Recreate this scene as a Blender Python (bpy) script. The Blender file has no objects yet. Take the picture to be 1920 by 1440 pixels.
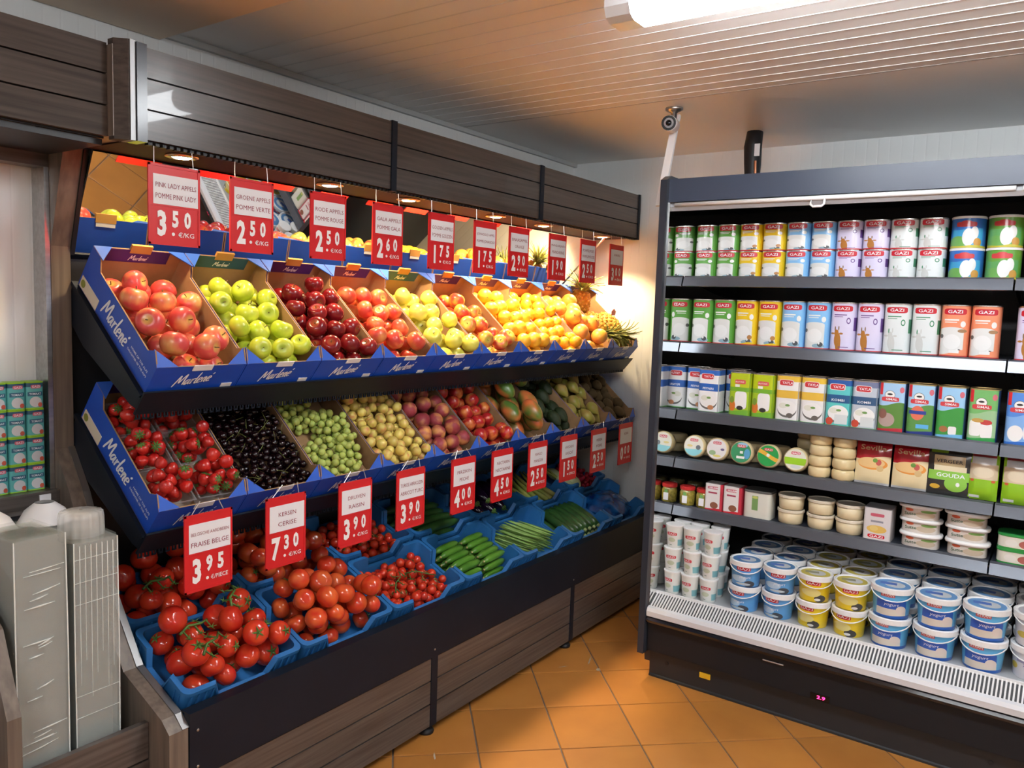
import bpy, bmesh, math, random
import numpy as np
from mathutils import Vector, Matrix, Euler

SC = bpy.context.scene
C = SC.collection
PI = math.pi
random.seed(7)

# ------------------------------------------------------------------ camera
# world: x runs along the fruit stand towards the end wall, y towards the wall behind the stand
CAM_H = 1.56
F_PX = 1493.0
cam_d = bpy.data.cameras.new('camera')
cam_d.sensor_fit = 'HORIZONTAL'
cam_d.sensor_width = 36.0
cam_d.lens = F_PX / 1920.0 * 36.0
cam_d.clip_start = 0.05
cam = bpy.data.objects.new('camera', cam_d)
C.objects.link(cam)
cam.matrix_world = Matrix(((0.5787, 0.0583, -0.8135, 0.0),
                           (-0.8149, 0.0826, -0.5737, 0.0),
                           (0.0338, 0.9949, 0.0953, CAM_H),
                           (0, 0, 0, 1)))
SC.camera = cam

# ------------------------------------------------------------------ world, exposure
SC.view_settings.view_transform = 'Standard'
SC.view_settings.look = 'None'
SC.view_settings.gamma = 1.0
SC.view_settings.use_curve_mapping = False
SC.view_settings.exposure = 1.0
W = bpy.data.worlds.new('world')
SC.world = W
W.use_nodes = True
W.node_tree.nodes['Background'].inputs[0].default_value = (0.75, 0.85, 1.0, 1)
W.node_tree.nodes['Background'].inputs[1].default_value = 0.05

TUBE_STRENGTH = 24.0
SPOT_POWERS = (6.0, 7.5, 15.0, 22.0, 25.0, 29.0)
SPOT_COLOR = (1.0, 0.72, 0.38)
# fluorescent battens under the ceiling: (x, y of the far end, length); the first is in view, the rest are unseen, added to light the room
TUBES = [(1.92, 1.06, 1.5), (1.92, -1.6, 1.5), (-0.9, 0.9, 1.5), (-0.9, -1.9, 1.5)]

# ------------------------------------------------------------------ materials
MATS = {}
def nodes_of(name):
    m = bpy.data.materials.new(name)
    m.use_nodes = True
    nt = m.node_tree
    return m, nt, nt.nodes['Principled BSDF']

def mth(nt, op, a, b=None, c=None):
    n = nt.nodes.new('ShaderNodeMath'); n.operation = op
    for i, v in enumerate((a, b, c)):
        if v is None: continue
        if isinstance(v, (int, float)): n.inputs[i].default_value = v
        else: nt.links.new(v, n.inputs[i])
    return n.outputs[0]

def mixc(nt, fac, a, b):
    n = nt.nodes.new('ShaderNodeMix'); n.data_type = 'RGBA'
    for sock, v in ((n.inputs[0], fac), (n.inputs[6], a), (n.inputs[7], b)):
        if isinstance(v, (int, float)): sock.default_value = v
        elif isinstance(v, tuple): sock.default_value = (*v[:3], 1)
        else: nt.links.new(v, sock)
    return n.outputs[2]

def mat(name, col, rough=0.5, metal=0.0, noise=0.0, nscale=(20, 20, 20), col2=None, bump=0.0, spec=0.5,
        trans=0.0, rnd=0.0, emit=None, estr=0.0, coat=0.0, sss=0.0, ior=1.45, alpha=1.0):
    """plain or noise-mottled surface; rnd shifts brightness from object to object"""
    if name in MATS: return MATS[name]
    m, nt, b = nodes_of(name)
    b.inputs['Base Color'].default_value = (*col, 1)
    b.inputs['Roughness'].default_value = rough
    b.inputs['Metallic'].default_value = metal
    b.inputs['Specular IOR Level'].default_value = spec
    b.inputs['Transmission Weight'].default_value = trans
    b.inputs['IOR'].default_value = ior
    b.inputs['Coat Weight'].default_value = coat
    b.inputs['Alpha'].default_value = alpha
    if sss:
        b.inputs['Subsurface Weight'].default_value = sss
        b.inputs['Subsurface Radius'].default_value = (0.02, 0.008, 0.004)
        b.inputs['Subsurface Scale'].default_value = 0.5
    if emit:
        b.inputs['Emission Color'].default_value = (*emit, 1)
        b.inputs['Emission Strength'].default_value = estr
    out = None
    if noise > 0 or col2 or bump:
        tc = nt.nodes.new('ShaderNodeTexCoord')
        mp = nt.nodes.new('ShaderNodeMapping')
        mp.inputs['Scale'].default_value = nscale
        nt.links.new(tc.outputs['Object'], mp.inputs[0])
        nz = nt.nodes.new('ShaderNodeTexNoise')
        nz.inputs['Scale'].default_value = 1.0
        nz.inputs['Detail'].default_value = 5
        nt.links.new(mp.outputs[0], nz.inputs['Vector'])
        rmp = nt.nodes.new('ShaderNodeMapRange')
        rmp.inputs[1].default_value = 0.33; rmp.inputs[2].default_value = 0.67
        nt.links.new(nz.outputs[0], rmp.inputs[0])
        if col2 or noise:
            c2 = col2 if col2 else tuple(c * (1 - noise) for c in col)
            out = mixc(nt, rmp.outputs[0], col, c2)
        if bump:
            bp = nt.nodes.new('ShaderNodeBump')
            bp.inputs['Strength'].default_value = bump
            bp.inputs['Distance'].default_value = 0.002
            nt.links.new(nz.outputs[0], bp.inputs['Height'])
            nt.links.new(bp.outputs[0], b.inputs['Normal'])
    if rnd:
        oi = nt.nodes.new('ShaderNodeObjectInfo')
        k = nt.nodes.new('ShaderNodeMapRange')
        k.inputs[3].default_value = 1 - rnd; k.inputs[4].default_value = 1 + rnd
        nt.links.new(oi.outputs['Random'], k.inputs[0])
        hs = nt.nodes.new('ShaderNodeHueSaturation')
        nt.links.new(k.outputs[0], hs.inputs['Value'])
        h = nt.nodes.new('ShaderNodeMapRange')
        h.inputs[3].default_value = 0.5 - rnd * 0.05; h.inputs[4].default_value = 0.5 + rnd * 0.05
        r2 = mth(nt, 'FRACT', mth(nt, 'MULTIPLY', oi.outputs['Random'], 17.3))
        nt.links.new(r2, h.inputs[0])
        nt.links.new(h.outputs[0], hs.inputs['Hue'])
        if out is None: hs.inputs['Color'].default_value = (*col, 1)
        else: nt.links.new(out, hs.inputs['Color'])
        out = hs.outputs[0]
    if out is not None: nt.links.new(out, b.inputs['Base Color'])
    MATS[name] = m
    return m

def fruit_mat(name, c1, c2, bias=0.0, rough=0.32, streak=4.0, rnd=0.12, pole=None, speck=None, k_=1.0, sk=0.35):
    """fruit skin: two blush colours by low noise plus side blush, colour at the stem end, per-fruit shift"""
    if name in MATS: return MATS[name]
    m, nt, b = nodes_of(name)
    tc = nt.nodes.new('ShaderNodeTexCoord')
    oi = nt.nodes.new('ShaderNodeObjectInfo')
    off = nt.nodes.new('ShaderNodeVectorMath'); off.operation = 'ADD'
    cb = nt.nodes.new('ShaderNodeCombineXYZ')
    nt.links.new(mth(nt, 'MULTIPLY', oi.outputs['Random'], 31.0), cb.inputs[0])
    nt.links.new(tc.outputs['Object'], off.inputs[0]); nt.links.new(cb.outputs[0], off.inputs[1])
    n1 = nt.nodes.new('ShaderNodeTexNoise'); n1.inputs['Scale'].default_value = 0.85 * k_; n1.inputs['Detail'].default_value = 1
    nt.links.new(off.outputs[0], n1.inputs['Vector'])
    mp = nt.nodes.new('ShaderNodeMapping'); mp.inputs['Scale'].default_value = (streak * 1.2 * k_, streak * 1.2 * k_, 0.8 * k_)
    nt.links.new(off.outputs[0], mp.inputs[0])
    n2 = nt.nodes.new('ShaderNodeTexNoise'); n2.inputs['Scale'].default_value = 1.0; n2.inputs['Detail'].default_value = 3
    nt.links.new(mp.outputs[0], n2.inputs['Vector'])
    f = mth(nt, 'ADD', mth(nt, 'MULTIPLY', n1.outputs[0], 3.2), mth(nt, 'MULTIPLY', n2.outputs[0], 2 * sk))
    f = mth(nt, 'ADD', f, -1.1 - sk + bias)
    cl = nt.nodes.new('ShaderNodeClamp'); nt.links.new(f, cl.inputs[0])
    col = mixc(nt, cl.outputs[0], c1, c2)
    if pole:
        sep = nt.nodes.new('ShaderNodeSeparateXYZ'); nt.links.new(tc.outputs['Generated'], sep.inputs[0])
        dx = mth(nt, 'SUBTRACT', sep.outputs[0], 0.5); dy = mth(nt, 'SUBTRACT', sep.outputs[1], 0.5)
        rr = mth(nt, 'ADD', mth(nt, 'MULTIPLY', dx, dx), mth(nt, 'MULTIPLY', dy, dy))
        g = nt.nodes.new('ShaderNodeMapRange')
        g.inputs[1].default_value = 0.05; g.inputs[2].default_value = 0.0
        nt.links.new(rr, g.inputs[0])
        col = mixc(nt, g.outputs[0], col, pole)
    hs = nt.nodes.new('ShaderNodeHueSaturation')
    k = nt.nodes.new('ShaderNodeMapRange'); k.inputs[3].default_value = 1 - rnd; k.inputs[4].default_value = 1 + rnd
    nt.links.new(oi.outputs['Random'], k.inputs[0]); nt.links.new(k.outputs[0], hs.inputs['Value'])
    nt.links.new(col, hs.inputs['Color'])
    nt.links.new(hs.outputs[0], b.inputs['Base Color'])
    b.inputs['Roughness'].default_value = rough
    b.inputs['Coat Weight'].default_value = 0.15
    b.inputs['Coat Roughness'].default_value = 0.2
    if speck:
        vz = nt.nodes.new('ShaderNodeTexVoronoi'); vz.inputs['Scale'].default_value = speck
        nt.links.new(tc.outputs['Object'], vz.inputs['Vector'])
        bp = nt.nodes.new('ShaderNodeBump'); bp.inputs['Strength'].default_value = 0.35; bp.inputs['Distance'].default_value = 0.001
        nt.links.new(vz.outputs[0], bp.inputs['Height']); nt.links.new(bp.outputs[0], b.inputs['Normal'])
    MATS[name] = m
    return m

def print_mat(name, base, shapes, rough=0.3, coat=0.2):
    """flat print on packaging in label space: u -1..1 left to right, v 0..1 bottom to top"""
    if name in MATS: return MATS[name]
    m, nt, b = nodes_of(name)
    uv = nt.nodes.new('ShaderNodeUVMap')
    sep = nt.nodes.new('ShaderNodeSeparateXYZ'); nt.links.new(uv.outputs[0], sep.inputs[0])
    u, v = sep.outputs[0], sep.outputs[1]
    col = base
    for s in shapes:
        kind, cx, cy, rx, ry, c = s
        if kind == 'above':                       # everything above a wavy line v = cy
            wav = mth(nt, 'MULTIPLY', mth(nt, 'SINE', mth(nt, 'MULTIPLY', u, rx)), ry)
            fac = mth(nt, 'GREATER_THAN', v, mth(nt, 'ADD', wav, cy))
        elif kind == 'below':
            wav = mth(nt, 'MULTIPLY', mth(nt, 'SINE', mth(nt, 'MULTIPLY', u, rx)), ry)
            fac = mth(nt, 'LESS_THAN', v, mth(nt, 'ADD', wav, cy))
        else:
            p = {'ell': 2.0, 'sq': 5.0, 'rect': 40.0}[kind]
            du = mth(nt, 'POWER', mth(nt, 'ABSOLUTE', mth(nt, 'DIVIDE', mth(nt, 'SUBTRACT', u, cx), rx)), p)
            dv = mth(nt, 'POWER', mth(nt, 'ABSOLUTE', mth(nt, 'DIVIDE', mth(nt, 'SUBTRACT', v, cy), ry)), p)
            fac = mth(nt, 'LESS_THAN', mth(nt, 'ADD', du, dv), 1.0)
        col = mixc(nt, fac, col, c)
    if isinstance(col, tuple): b.inputs['Base Color'].default_value = (*col, 1)
    else: nt.links.new(col, b.inputs['Base Color'])
    b.inputs['Roughness'].default_value = rough
    b.inputs['Coat Weight'].default_value = coat
    MATS[name] = m
    return m

# ------------------------------------------------------------------ mesh builder
class MB:
    def __init__(s): s.v = []; s.f = []; s.m = []; s.uv = {}
    def add(s, vs, fs, mi=0):
        o = len(s.v); s.v += [tuple(p) for p in vs]
        for f in fs: s.f.append([i + o for i in f]); s.m.append(mi)
        return o
    def box(s, x0, x1, y0, y1, z0, z1, mi=0, M=None):
        vs = [Vector(p) for p in ((x0, y0, z0), (x1, y0, z0), (x1, y1, z0), (x0, y1, z0), (x0, y0, z1), (x1, y0, z1), (x1, y1, z1), (x0, y1, z1))]
        if M: vs = [M @ p for p in vs]
        mm = mi if isinstance(mi, (list, tuple)) else [mi] * 6
        fs = [(0, 3, 2, 1), (4, 5, 6, 7), (0, 1, 5, 4), (1, 2, 6, 5), (2, 3, 7, 6), (3, 0, 4, 7)]  # bottom top front(-y) right back left
        o = len(s.v); s.v += [tuple(p) for p in vs]
        for f, k in zip(fs, mm): s.f.append([i + o for i in f]); s.m.append(k)
        return s
    def prism(s, poly, a, b, axis='x', mi=0):
        """extrude a 2-D outline along an axis; x: (y,z), y: (x,z), z: (x,y)"""
        def P(p, t): return {'x': (t, p[0], p[1]), 'y': (p[0], t, p[1]), 'z': (p[0], p[1], t)}[axis]
        n = len(poly)
        vs = [P(p, a) for p in poly] + [P(p, b) for p in poly]
        fs = [list(range(n))[::-1], [i + n for i in range(n)]] + [(i, (i + 1) % n, (i + 1) % n + n, i + n) for i in range(n)]
        s.add(vs, fs, mi); return s
    def lathe(s, prof, n=20, mi=0, cap=True, M=None, ex=2.0, a=1.0, b=1.0):
        """rings from (r,z); ex>2 squares the section; a,b scale x,y"""
        o = len(s.v); k = len(prof)
        for r, z in prof:
            for i in range(n):
                t = 2 * PI * i / n; ct, st = math.cos(t), math.sin(t)
                p = Vector((a * r * math.copysign(abs(ct) ** (2 / ex), ct), b * r * math.copysign(abs(st) ** (2 / ex), st), z))
                s.v.append(tuple(M @ p if M else p))
        mm = mi if isinstance(mi, (list, tuple)) else [mi] * (k - 1)
        for j in range(k - 1):
            for i in range(n):
                i2 = (i + 1) % n
                s.f.append([o + j * n + i, o + j * n + i2, o + (j + 1) * n + i2, o + (j + 1) * n + i]); s.m.append(mm[j])
        if cap:
            s.f.append([o + i for i in range(n)][::-1]); s.m.append(mm[0])
            s.f.append([o + (k - 1) * n + i for i in range(n)]); s.m.append(mm[-1])
        return s
    def tube(s, pts, rad, n=8, mi=0):
        pts = [Vector(p) for p in pts]; k = len(pts)
        rr = rad if isinstance(rad, (list, tuple)) else [rad] * k
        o = len(s.v); up = Vector((0.13, 0.21, 0.97))
        for j, p in enumerate(pts):
            d = (pts[min(j + 1, k - 1)] - pts[max(j - 1, 0)]).normalized()
            x = d.cross(up)
            if x.length < 1e-3: x = d.cross(Vector((1, 0, 0)))
            x.normalize(); y = d.cross(x)
            for i in range(n):
                t = 2 * PI * i / n
                s.v.append(tuple(p + rr[j] * (math.cos(t) * x + math.sin(t) * y)))
        for j in range(k - 1):
            for i in range(n):
                i2 = (i + 1) % n
                s.f.append([o + j * n + i, o + (j + 1) * n + i, o + (j + 1) * n + i2, o + j * n + i2]); s.m.append(mi)
        s.f.append([o + i for i in range(n)]); s.m.append(mi)
        s.f.append([o + (k - 1) * n + i for i in range(n)][::-1]); s.m.append(mi)
        return s
    def mesh(s, name, mats, smooth=False, uvf=None):
        me = bpy.data.meshes.new(name)
        me.from_pydata(s.v, [], s.f)
        for m in (mats if isinstance(mats, (list, tuple)) else [mats]): me.materials.append(m)
        me.polygons.foreach_set('material_index', s.m)
        if smooth: me.polygons.foreach_set('use_smooth', [True] * len(s.f))
        if uvf:
            l = me.uv_layers.new(name='UVMap')
            for lp in me.loops: l.data[lp.index].uv = uvf(s.v[lp.vertex_index])
        me.update()
        return me
    def build(s, name, mats, parent=None, smooth=False, uvf=None):
        return obj(name, s.mesh(name, mats, smooth, uvf), parent)

def obj(name, me, parent=None, M=None):
    o = bpy.data.objects.new(name, me); C.objects.link(o)
    if parent: o.parent = parent
    if M is not None:
        if parent: o.matrix_basis = M
        else: o.matrix_world = M
    return o
def tag(o, label, cat, group=None):
    o['label'] = label; o['category'] = cat
    if group: o['group'] = group
    return o
def thing(name, label, cat, loc=(0, 0, 0), rot=(0, 0, 0), group=None):
    o = obj(name, None); o.location = loc; o.rotation_euler = rot
    o.empty_display_size = 0.05
    return tag(o, label, cat, group)
def struct(o): o['kind'] = 'structure'; return o
def stuff(o): o['kind'] = 'stuff'; return o
def smooth_angle(o, deg=35):
    me = o.data
    me.polygons.foreach_set('use_smooth', [True] * len(me.polygons))
    try: me.set_sharp_from_angle(angle=math.radians(deg))
    except Exception: pass
    return o
def copy_tree(o, parent=None, M=None):
    c = o.copy(); C.objects.link(c)
    if parent: c.parent = parent
    if M is not None: c.matrix_world = M
    for ch in o.children:
        k = ch.copy(); C.objects.link(k); k.parent = c
        for g in ch.children:
            q = g.copy(); C.objects.link(q); q.parent = k
    return c

# ------------------------------------------------------------------ lettering (mesh text, laid on a surface)
_T = {}
def text_data(s, bold=0.0, shear=0.0):
    k = (s, bold, shear)
    if k in _T: return _T[k]
    cu = bpy.data.curves.new('lettering', 'FONT'); cu.body = s; cu.size = 1.0; cu.resolution_u = 2
    cu.offset = bold; cu.shear = shear
    ob = bpy.data.objects.new('lettering', cu); C.objects.link(ob)
    dg = bpy.context.evaluated_depsgraph_get(); dg.update()
    me = bpy.data.meshes.new_from_object(ob.evaluated_get(dg))
    vs = [v.co.copy() for v in me.vertices]; fs = [list(p.vertices) for p in me.polygons]
    bpy.data.objects.remove(ob); bpy.data.curves.remove(cu); bpy.data.meshes.remove(me)
    x0 = min(v.x for v in vs); x1 = max(v.x for v in vs); y0 = min(v.y for v in vs); y1 = max(v.y for v in vs)
    vs = [((v.x - (x0 + x1) / 2) / (x1 - x0), (v.y - (y0 + y1) / 2) / (y1 - y0)) for v in vs]
    _T[k] = (vs, fs, (x1 - x0) / (y1 - y0))
    return _T[k]
def text_mesh(s, w, h, fmap, m, bold=0.012, shear=0.0, cond=1.0):
    vs, fs, asp = text_data(s, bold, shear)
    if w is None: w = h * asp * cond
    b = MB(); b.add([fmap(u * w, v * h) for u, v in vs], fs)
    return b.mesh('lettering', m)

def brush_data():
    """hand-brushed 'Marlene' with accent, as ribbons"""
    E_ = lambda d: [(3.2 + d, .45), (3.55 + d, .6), (3.5 + d, .85), (3.3 + d, .85), (3.15 + d, .5), (3.25 + d, .12), (3.62 + d, .2)]
    st = [[(0, 0), (.2, .9), (.38, 1.62), (.5, 1.0), (.62, .5), (.85, 1.1), (1.15, 1.72), (1.2, .9), (1.28, .12)],
          [(1.95, .85), (1.65, .8), (1.48, .4), (1.6, .1), (1.85, .4), (2.0, .85), (1.97, .3), (2.12, .1)], [(2.3, .88), (2.32, .5), (2.3, .08)], [(2.31, .45), (2.5, .8), (2.74, .82)],
          [(3.0, 1.72), (2.88, .9), (2.86, .3), (2.95, .08), (3.12, .16)], E_(0), [(3.82, .88), (3.8, .08)], [(3.81, .45), (4.0, .85), (4.15, .72), (4.13, .15), (4.3, .12)], E_(1.25), [(4.78, 1.12), (4.98, 1.36)]]
    vs, fs = [], []
    for line in st:
        P = [Vector((x + 0.22 * y, y, 0)) for x, y in line]; Q = []
        for i in range(len(P) - 1):
            p0, p1, p2, p3 = P[max(i - 1, 0)], P[i], P[i + 1], P[min(i + 2, len(P) - 1)]
            for k in range(4):
                t = k / 4; Q.append(0.5 * (2 * p1 + (p2 - p0) * t + (2 * p0 - 5 * p1 + 4 * p2 - p3) * t * t + (3 * p1 - p0 - 3 * p2 + p3) * t ** 3))
        Q.append(P[-1]); o = len(vs); n = len(Q)
        for i, q in enumerate(Q):
            d = (Q[min(i + 1, n - 1)] - Q[max(i - 1, 0)]).normalized(); w = (0.055 + 0.05 * abs(d.y)) * (0.55 if i in (0, n - 1) else 1)
            vs += [(q.x - d.y * w, q.y + d.x * w), (q.x + d.y * w, q.y - d.x * w)]
        for i in range(n - 1): fs.append([o + 2 * i, o + 2 * i + 1, o + 2 * i + 3, o + 2 * i + 2])
    x0, x1 = min(v[0] for v in vs), max(v[0] for v in vs); y0, y1 = min(v[1] for v in vs), max(v[1] for v in vs)
    return [((x - (x0 + x1) / 2) / (x1 - x0), (y - (y0 + y1) / 2) / (y1 - y0)) for x, y in vs], fs
BR = brush_data()
def brush_mesh(w, h, fmap, m):
    b = MB(); b.add([fmap(u * w, v * h) for u, v in BR[0]], BR[1]); return b.mesh('logo', m)

# ------------------------------------------------------------------ common materials
M_wood = mat('dark_laminate_wood', (0.112, 0.096, 0.087), 0.33, nscale=(3, 40, 90), col2=(0.055, 0.046, 0.042), coat=0.25)
M_woodf = mat('gloss_fascia_laminate', (0.082, 0.066, 0.057), 0.3, nscale=(3, 40, 90), col2=(0.043, 0.035, 0.031), coat=0.25)
M_woodm = mat('matt_dark_laminate', (0.085, 0.068, 0.058), 0.6, nscale=(3, 40, 90), col2=(0.045, 0.036, 0.031), spec=0.3)
M_woodv = mat('brown_laminate_edge', (0.20, 0.158, 0.125), 0.4, nscale=(60, 60, 3), col2=(0.12, 0.094, 0.075))
M_dark = mat('anthracite_metal', (0.010, 0.014, 0.023), 0.42, noise=0.15, nscale=(6, 6, 6), spec=0.22)
M_black = mat('black_panel', (0.012, 0.012, 0.014), 0.45)
M_mirror = mat('mirror_glass', (0.86, 0.87, 0.86), 0.015, metal=1.0)
M_steel = mat('brushed_steel', (0.55, 0.56, 0.57), 0.3, metal=1.0, noise=0.2, nscale=(4, 80, 80))
M_white = mat('white_plastic', (0.8, 0.81, 0.82), 0.35)
M_wire = mat('thin_wire', (0.7, 0.7, 0.7), 0.35, metal=0.8)
M_card = mat('cardboard', (0.36, 0.215, 0.105), 0.8, noise=0.15, nscale=(30, 30, 30))
M_blue = mat('blue_printed_board', (0.008, 0.072, 0.50), 0.4, noise=0.1, nscale=(10, 10, 10))
M_lav = mat('pale_blue_flap', (0.035, 0.12, 0.56), 0.4)
M_print = mat('white_print', (0.82, 0.84, 0.88), 0.5)
M_crate = mat('blue_crate_plastic', (0.026, 0.16, 0.43), 0.42, noise=0.12, nscale=(8, 8, 8))
M_red = mat('red_sign_plastic', (0.62, 0.018, 0.022), 0.38)
M_cardw = mat('white_price_card', (0.78, 0.79, 0.82), 0.6)
M_capt = mat('maroon_lettering', (0.25, 0.02, 0.05), 0.6)
M_digit = mat('white_digits', (0.86, 0.86, 0.86), 0.5)
M_green = mat('leaf_green', (0.09, 0.2, 0.035), 0.5, noise=0.4, nscale=(60, 60, 60), rnd=0.2)
M_stem = mat('brown_stem', (0.13, 0.075, 0.03), 0.7)
M_rail = mat('grey_price_rail', (0.10, 0.112, 0.135), 0.24, metal=0.4)
M_fr = mat('fridge_anthracite', (0.03, 0.036, 0.05), 0.32)

# ------------------------------------------------------------------ room shell
WALL_Y, WALL_X, CEIL = 2.46, 4.05, 2.40
RX0, RY0 = -4.0, -5.2
TS, TH, TO = 0.2965, math.radians(-46.6), Vector((2.5526, 1.585, 0))
def tile_material(name, pattern):
    m, nt, b = nodes_of(name)
    geo = nt.nodes.new('ShaderNodeNewGeometry')
    nz = nt.nodes.new('ShaderNodeTexNoise'); nz.inputs['Scale'].default_value = 5.0; nz.inputs['Detail'].default_value = 4
    nt.links.new(geo.outputs['Position'], nz.inputs['Vector'])
    col = mixc(nt, nz.outputs[0], (0.50, 0.215, 0.045), (0.36, 0.135, 0.028))
    oi = nt.nodes.new('ShaderNodeObjectInfo')
    hs = nt.nodes.new('ShaderNodeHueSaturation')
    k = nt.nodes.new('ShaderNodeMapRange'); k.inputs[3].default_value = 0.86; k.inputs[4].default_value = 1.1
    nt.links.new(oi.outputs['Random'], k.inputs[0]); nt.links.new(k.outputs[0], hs.inputs['Value'])
    nt.links.new(col, hs.inputs['Color']); col = hs.outputs[0]
    if pattern:
        mp = nt.nodes.new('ShaderNodeMapping'); mp.vector_type = 'TEXTURE'
        mp.inputs['Location'].default_value = TO; mp.inputs['Rotation'].default_value = (0, 0, TH); mp.inputs['Scale'].default_value = (TS, TS, 1)
        nt.links.new(geo.outputs['Position'], mp.inputs[0])
        sep = nt.nodes.new('ShaderNodeSeparateXYZ'); nt.links.new(mp.outputs[0], sep.inputs[0])
        e = None
        for ax in (0, 1):
            fr = mth(nt, 'FRACT', sep.outputs[ax])
            d = mth(nt, 'MINIMUM', fr, mth(nt, 'SUBTRACT', 1.0, fr))
            e = d if e is None else mth(nt, 'MINIMUM', e, d)
        col = mixc(nt, mth(nt, 'LESS_THAN', e, 0.012), col, (0.16, 0.12, 0.1))
    nt.links.new(col, b.inputs['Base Color'])
    r = nt.nodes.new('ShaderNodeMapRange'); r.inputs[3].default_value = 0.28; r.inputs[4].default_value = 0.5
    nt.links.new(nz.outputs[0], r.inputs[0]); nt.links.new(r.outputs[0], b.inputs['Roughness'])
    return m
M_tile = tile_material('terracotta_tile', False)
M_floor = tile_material('terracotta_floor_far', True)
M_grout = mat('grey_grout', (0.17, 0.135, 0.115), 0.85, noise=0.3, nscale=(40, 40, 40))

TX0, TX1, TY0, TY1 = -0.35, 3.45, -1.5, 2.2           # area where the tiles are laid one by one
b = MB()
b.box(RX0, WALL_X, RY0, TY0, -0.05, -0.0015); b.box(RX0, TX0, TY0, WALL_Y, -0.05, -0.0015)
b.box(TX1, WALL_X, TY0, WALL_Y, -0.05, -0.0015); b.box(TX0, TX1, TY1, WALL_Y, -0.05, -0.0015)
floor = struct(b.build('floor', M_floor))
b = MB(); b.box(TX0, TX1, TY0, TY1, -0.05, -0.004)
b.build('grout_bed', M_grout, floor)
def tile_me():
    b = MB(); g = 0.0028; h = TS / 2
    z0, z1, e = -0.006, 0.0, 0.0025
    a0, a1 = h - g, h - g - e
    vs = [(-a0, -a0, z0), (a0, -a0, z0), (a0, a0, z0), (-a0, a0, z0), (-a0, -a0, z1 - 0.0012), (a0, -a0, z1 - 0.0012), (a0, a0, z1 - 0.0012), (-a0, a0, z1 - 0.0012),
          (-a1, -a1, z1), (a1, -a1, z1), (a1, a1, z1), (-a1, a1, z1)]
    fs = [(0, 1, 5, 4), (1, 2, 6, 5), (2, 3, 7, 6), (3, 0, 4, 7), (4, 5, 9, 8), (5, 6, 10, 9), (6, 7, 11, 10), (7, 4, 8, 11), (8, 9, 10, 11)]
    b.add(vs, fs); return b.mesh('floor_tile', M_tile)
TM = tile_me()
R_t = Matrix.Rotation(TH, 4, 'Z')
for i in range(-14, 15):
    for j in range(-14, 15):
        p = TO + R_t @ Vector(((i + 0.5) * TS, (j + 0.5) * TS, 0))
        m_ = TS * 0.71
        if TX0 - m_ < p.x < TX1 + m_ and TY0 - m_ < p.y < TY1 + 0.02:
            obj('floor_tile', TM, floor, Matrix.Translation(p) @ R_t)

M_scuff = mat('pale_scuff', (0.5, 0.45, 0.4), 0.7, nscale=(60, 60, 60), col2=(0.36, 0.25, 0.14))
for (x, y, a, L, wd) in [(2.02, 1.70, 0.75, 0.05, 0.008), (3.03, 1.66, 0.35, 0.10, 0.007), (2.90, 1.72, -0.6, 0.05, 0.006), (2.975, 1.585, 0.2, 0.028, 0.022)]:
    q = MB(); q.v = [(L / 2 * c, wd / 2 * d * (0.5 + 0.5 * math.cos(c)), 0.0) for c, d in ((-1, 0.2), (-0.5, -1), (0.4, -0.7), (1, 0), (0.5, 0.9), (-0.4, 0.8))]
    q.f = [list(range(6))]; q.m = [0]
    obj('scuff_mark', q.mesh('scuff_mark', M_scuff), floor, Matrix.Translation((x, y, 0.0006)) @ Matrix.Rotation(a, 4, 'Z'))

def rib_mat(name, col, axis, pitch, depth, x_to=None, rough=0.4):
    """lacquered sandwich panel with fine grooves every pitch metres"""
    m, nt, b = nodes_of(name)
    geo = nt.nodes.new('ShaderNodeNewGeometry'); sep = nt.nodes.new('ShaderNodeSeparateXYZ')
    nt.links.new(geo.outputs['Position'], sep.inputs[0])
    fr = mth(nt, 'FRACT', mth(nt, 'DIVIDE', sep.outputs[axis], pitch))
    d = mth(nt, 'ABSOLUTE', mth(nt, 'SUBTRACT', fr, 0.5))
    g = nt.nodes.new('ShaderNodeMapRange'); g.inputs[1].default_value = 0.0; g.inputs[2].default_value = 0.09
    nt.links.new(d, g.inputs[0])
    bp = nt.nodes.new('ShaderNodeBump'); bp.inputs['Strength'].default_value = depth; bp.inputs['Distance'].default_value = 0.003
    nt.links.new(g.outputs[0], bp.inputs['Height']); nt.links.new(bp.outputs[0], b.inputs['Normal'])
    b.inputs['Base Color'].default_value = (*col, 1); b.inputs['Roughness'].default_value = rough
    return m
M_wall = rib_mat('white_wall_panel', (0.76, 0.78, 0.78), 0, 0.05, 0.25)
M_wallx = rib_mat('white_wall_panel_end', (0.76, 0.78, 0.78), 1, 0.05, 0.25)
M_ceil = mat('ceiling_panel', (0.84, 0.84, 0.83), 0.36, spec=0.55)
M_rib = mat('ceiling_rib', (0.7, 0.71, 0.71), 0.3)

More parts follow.
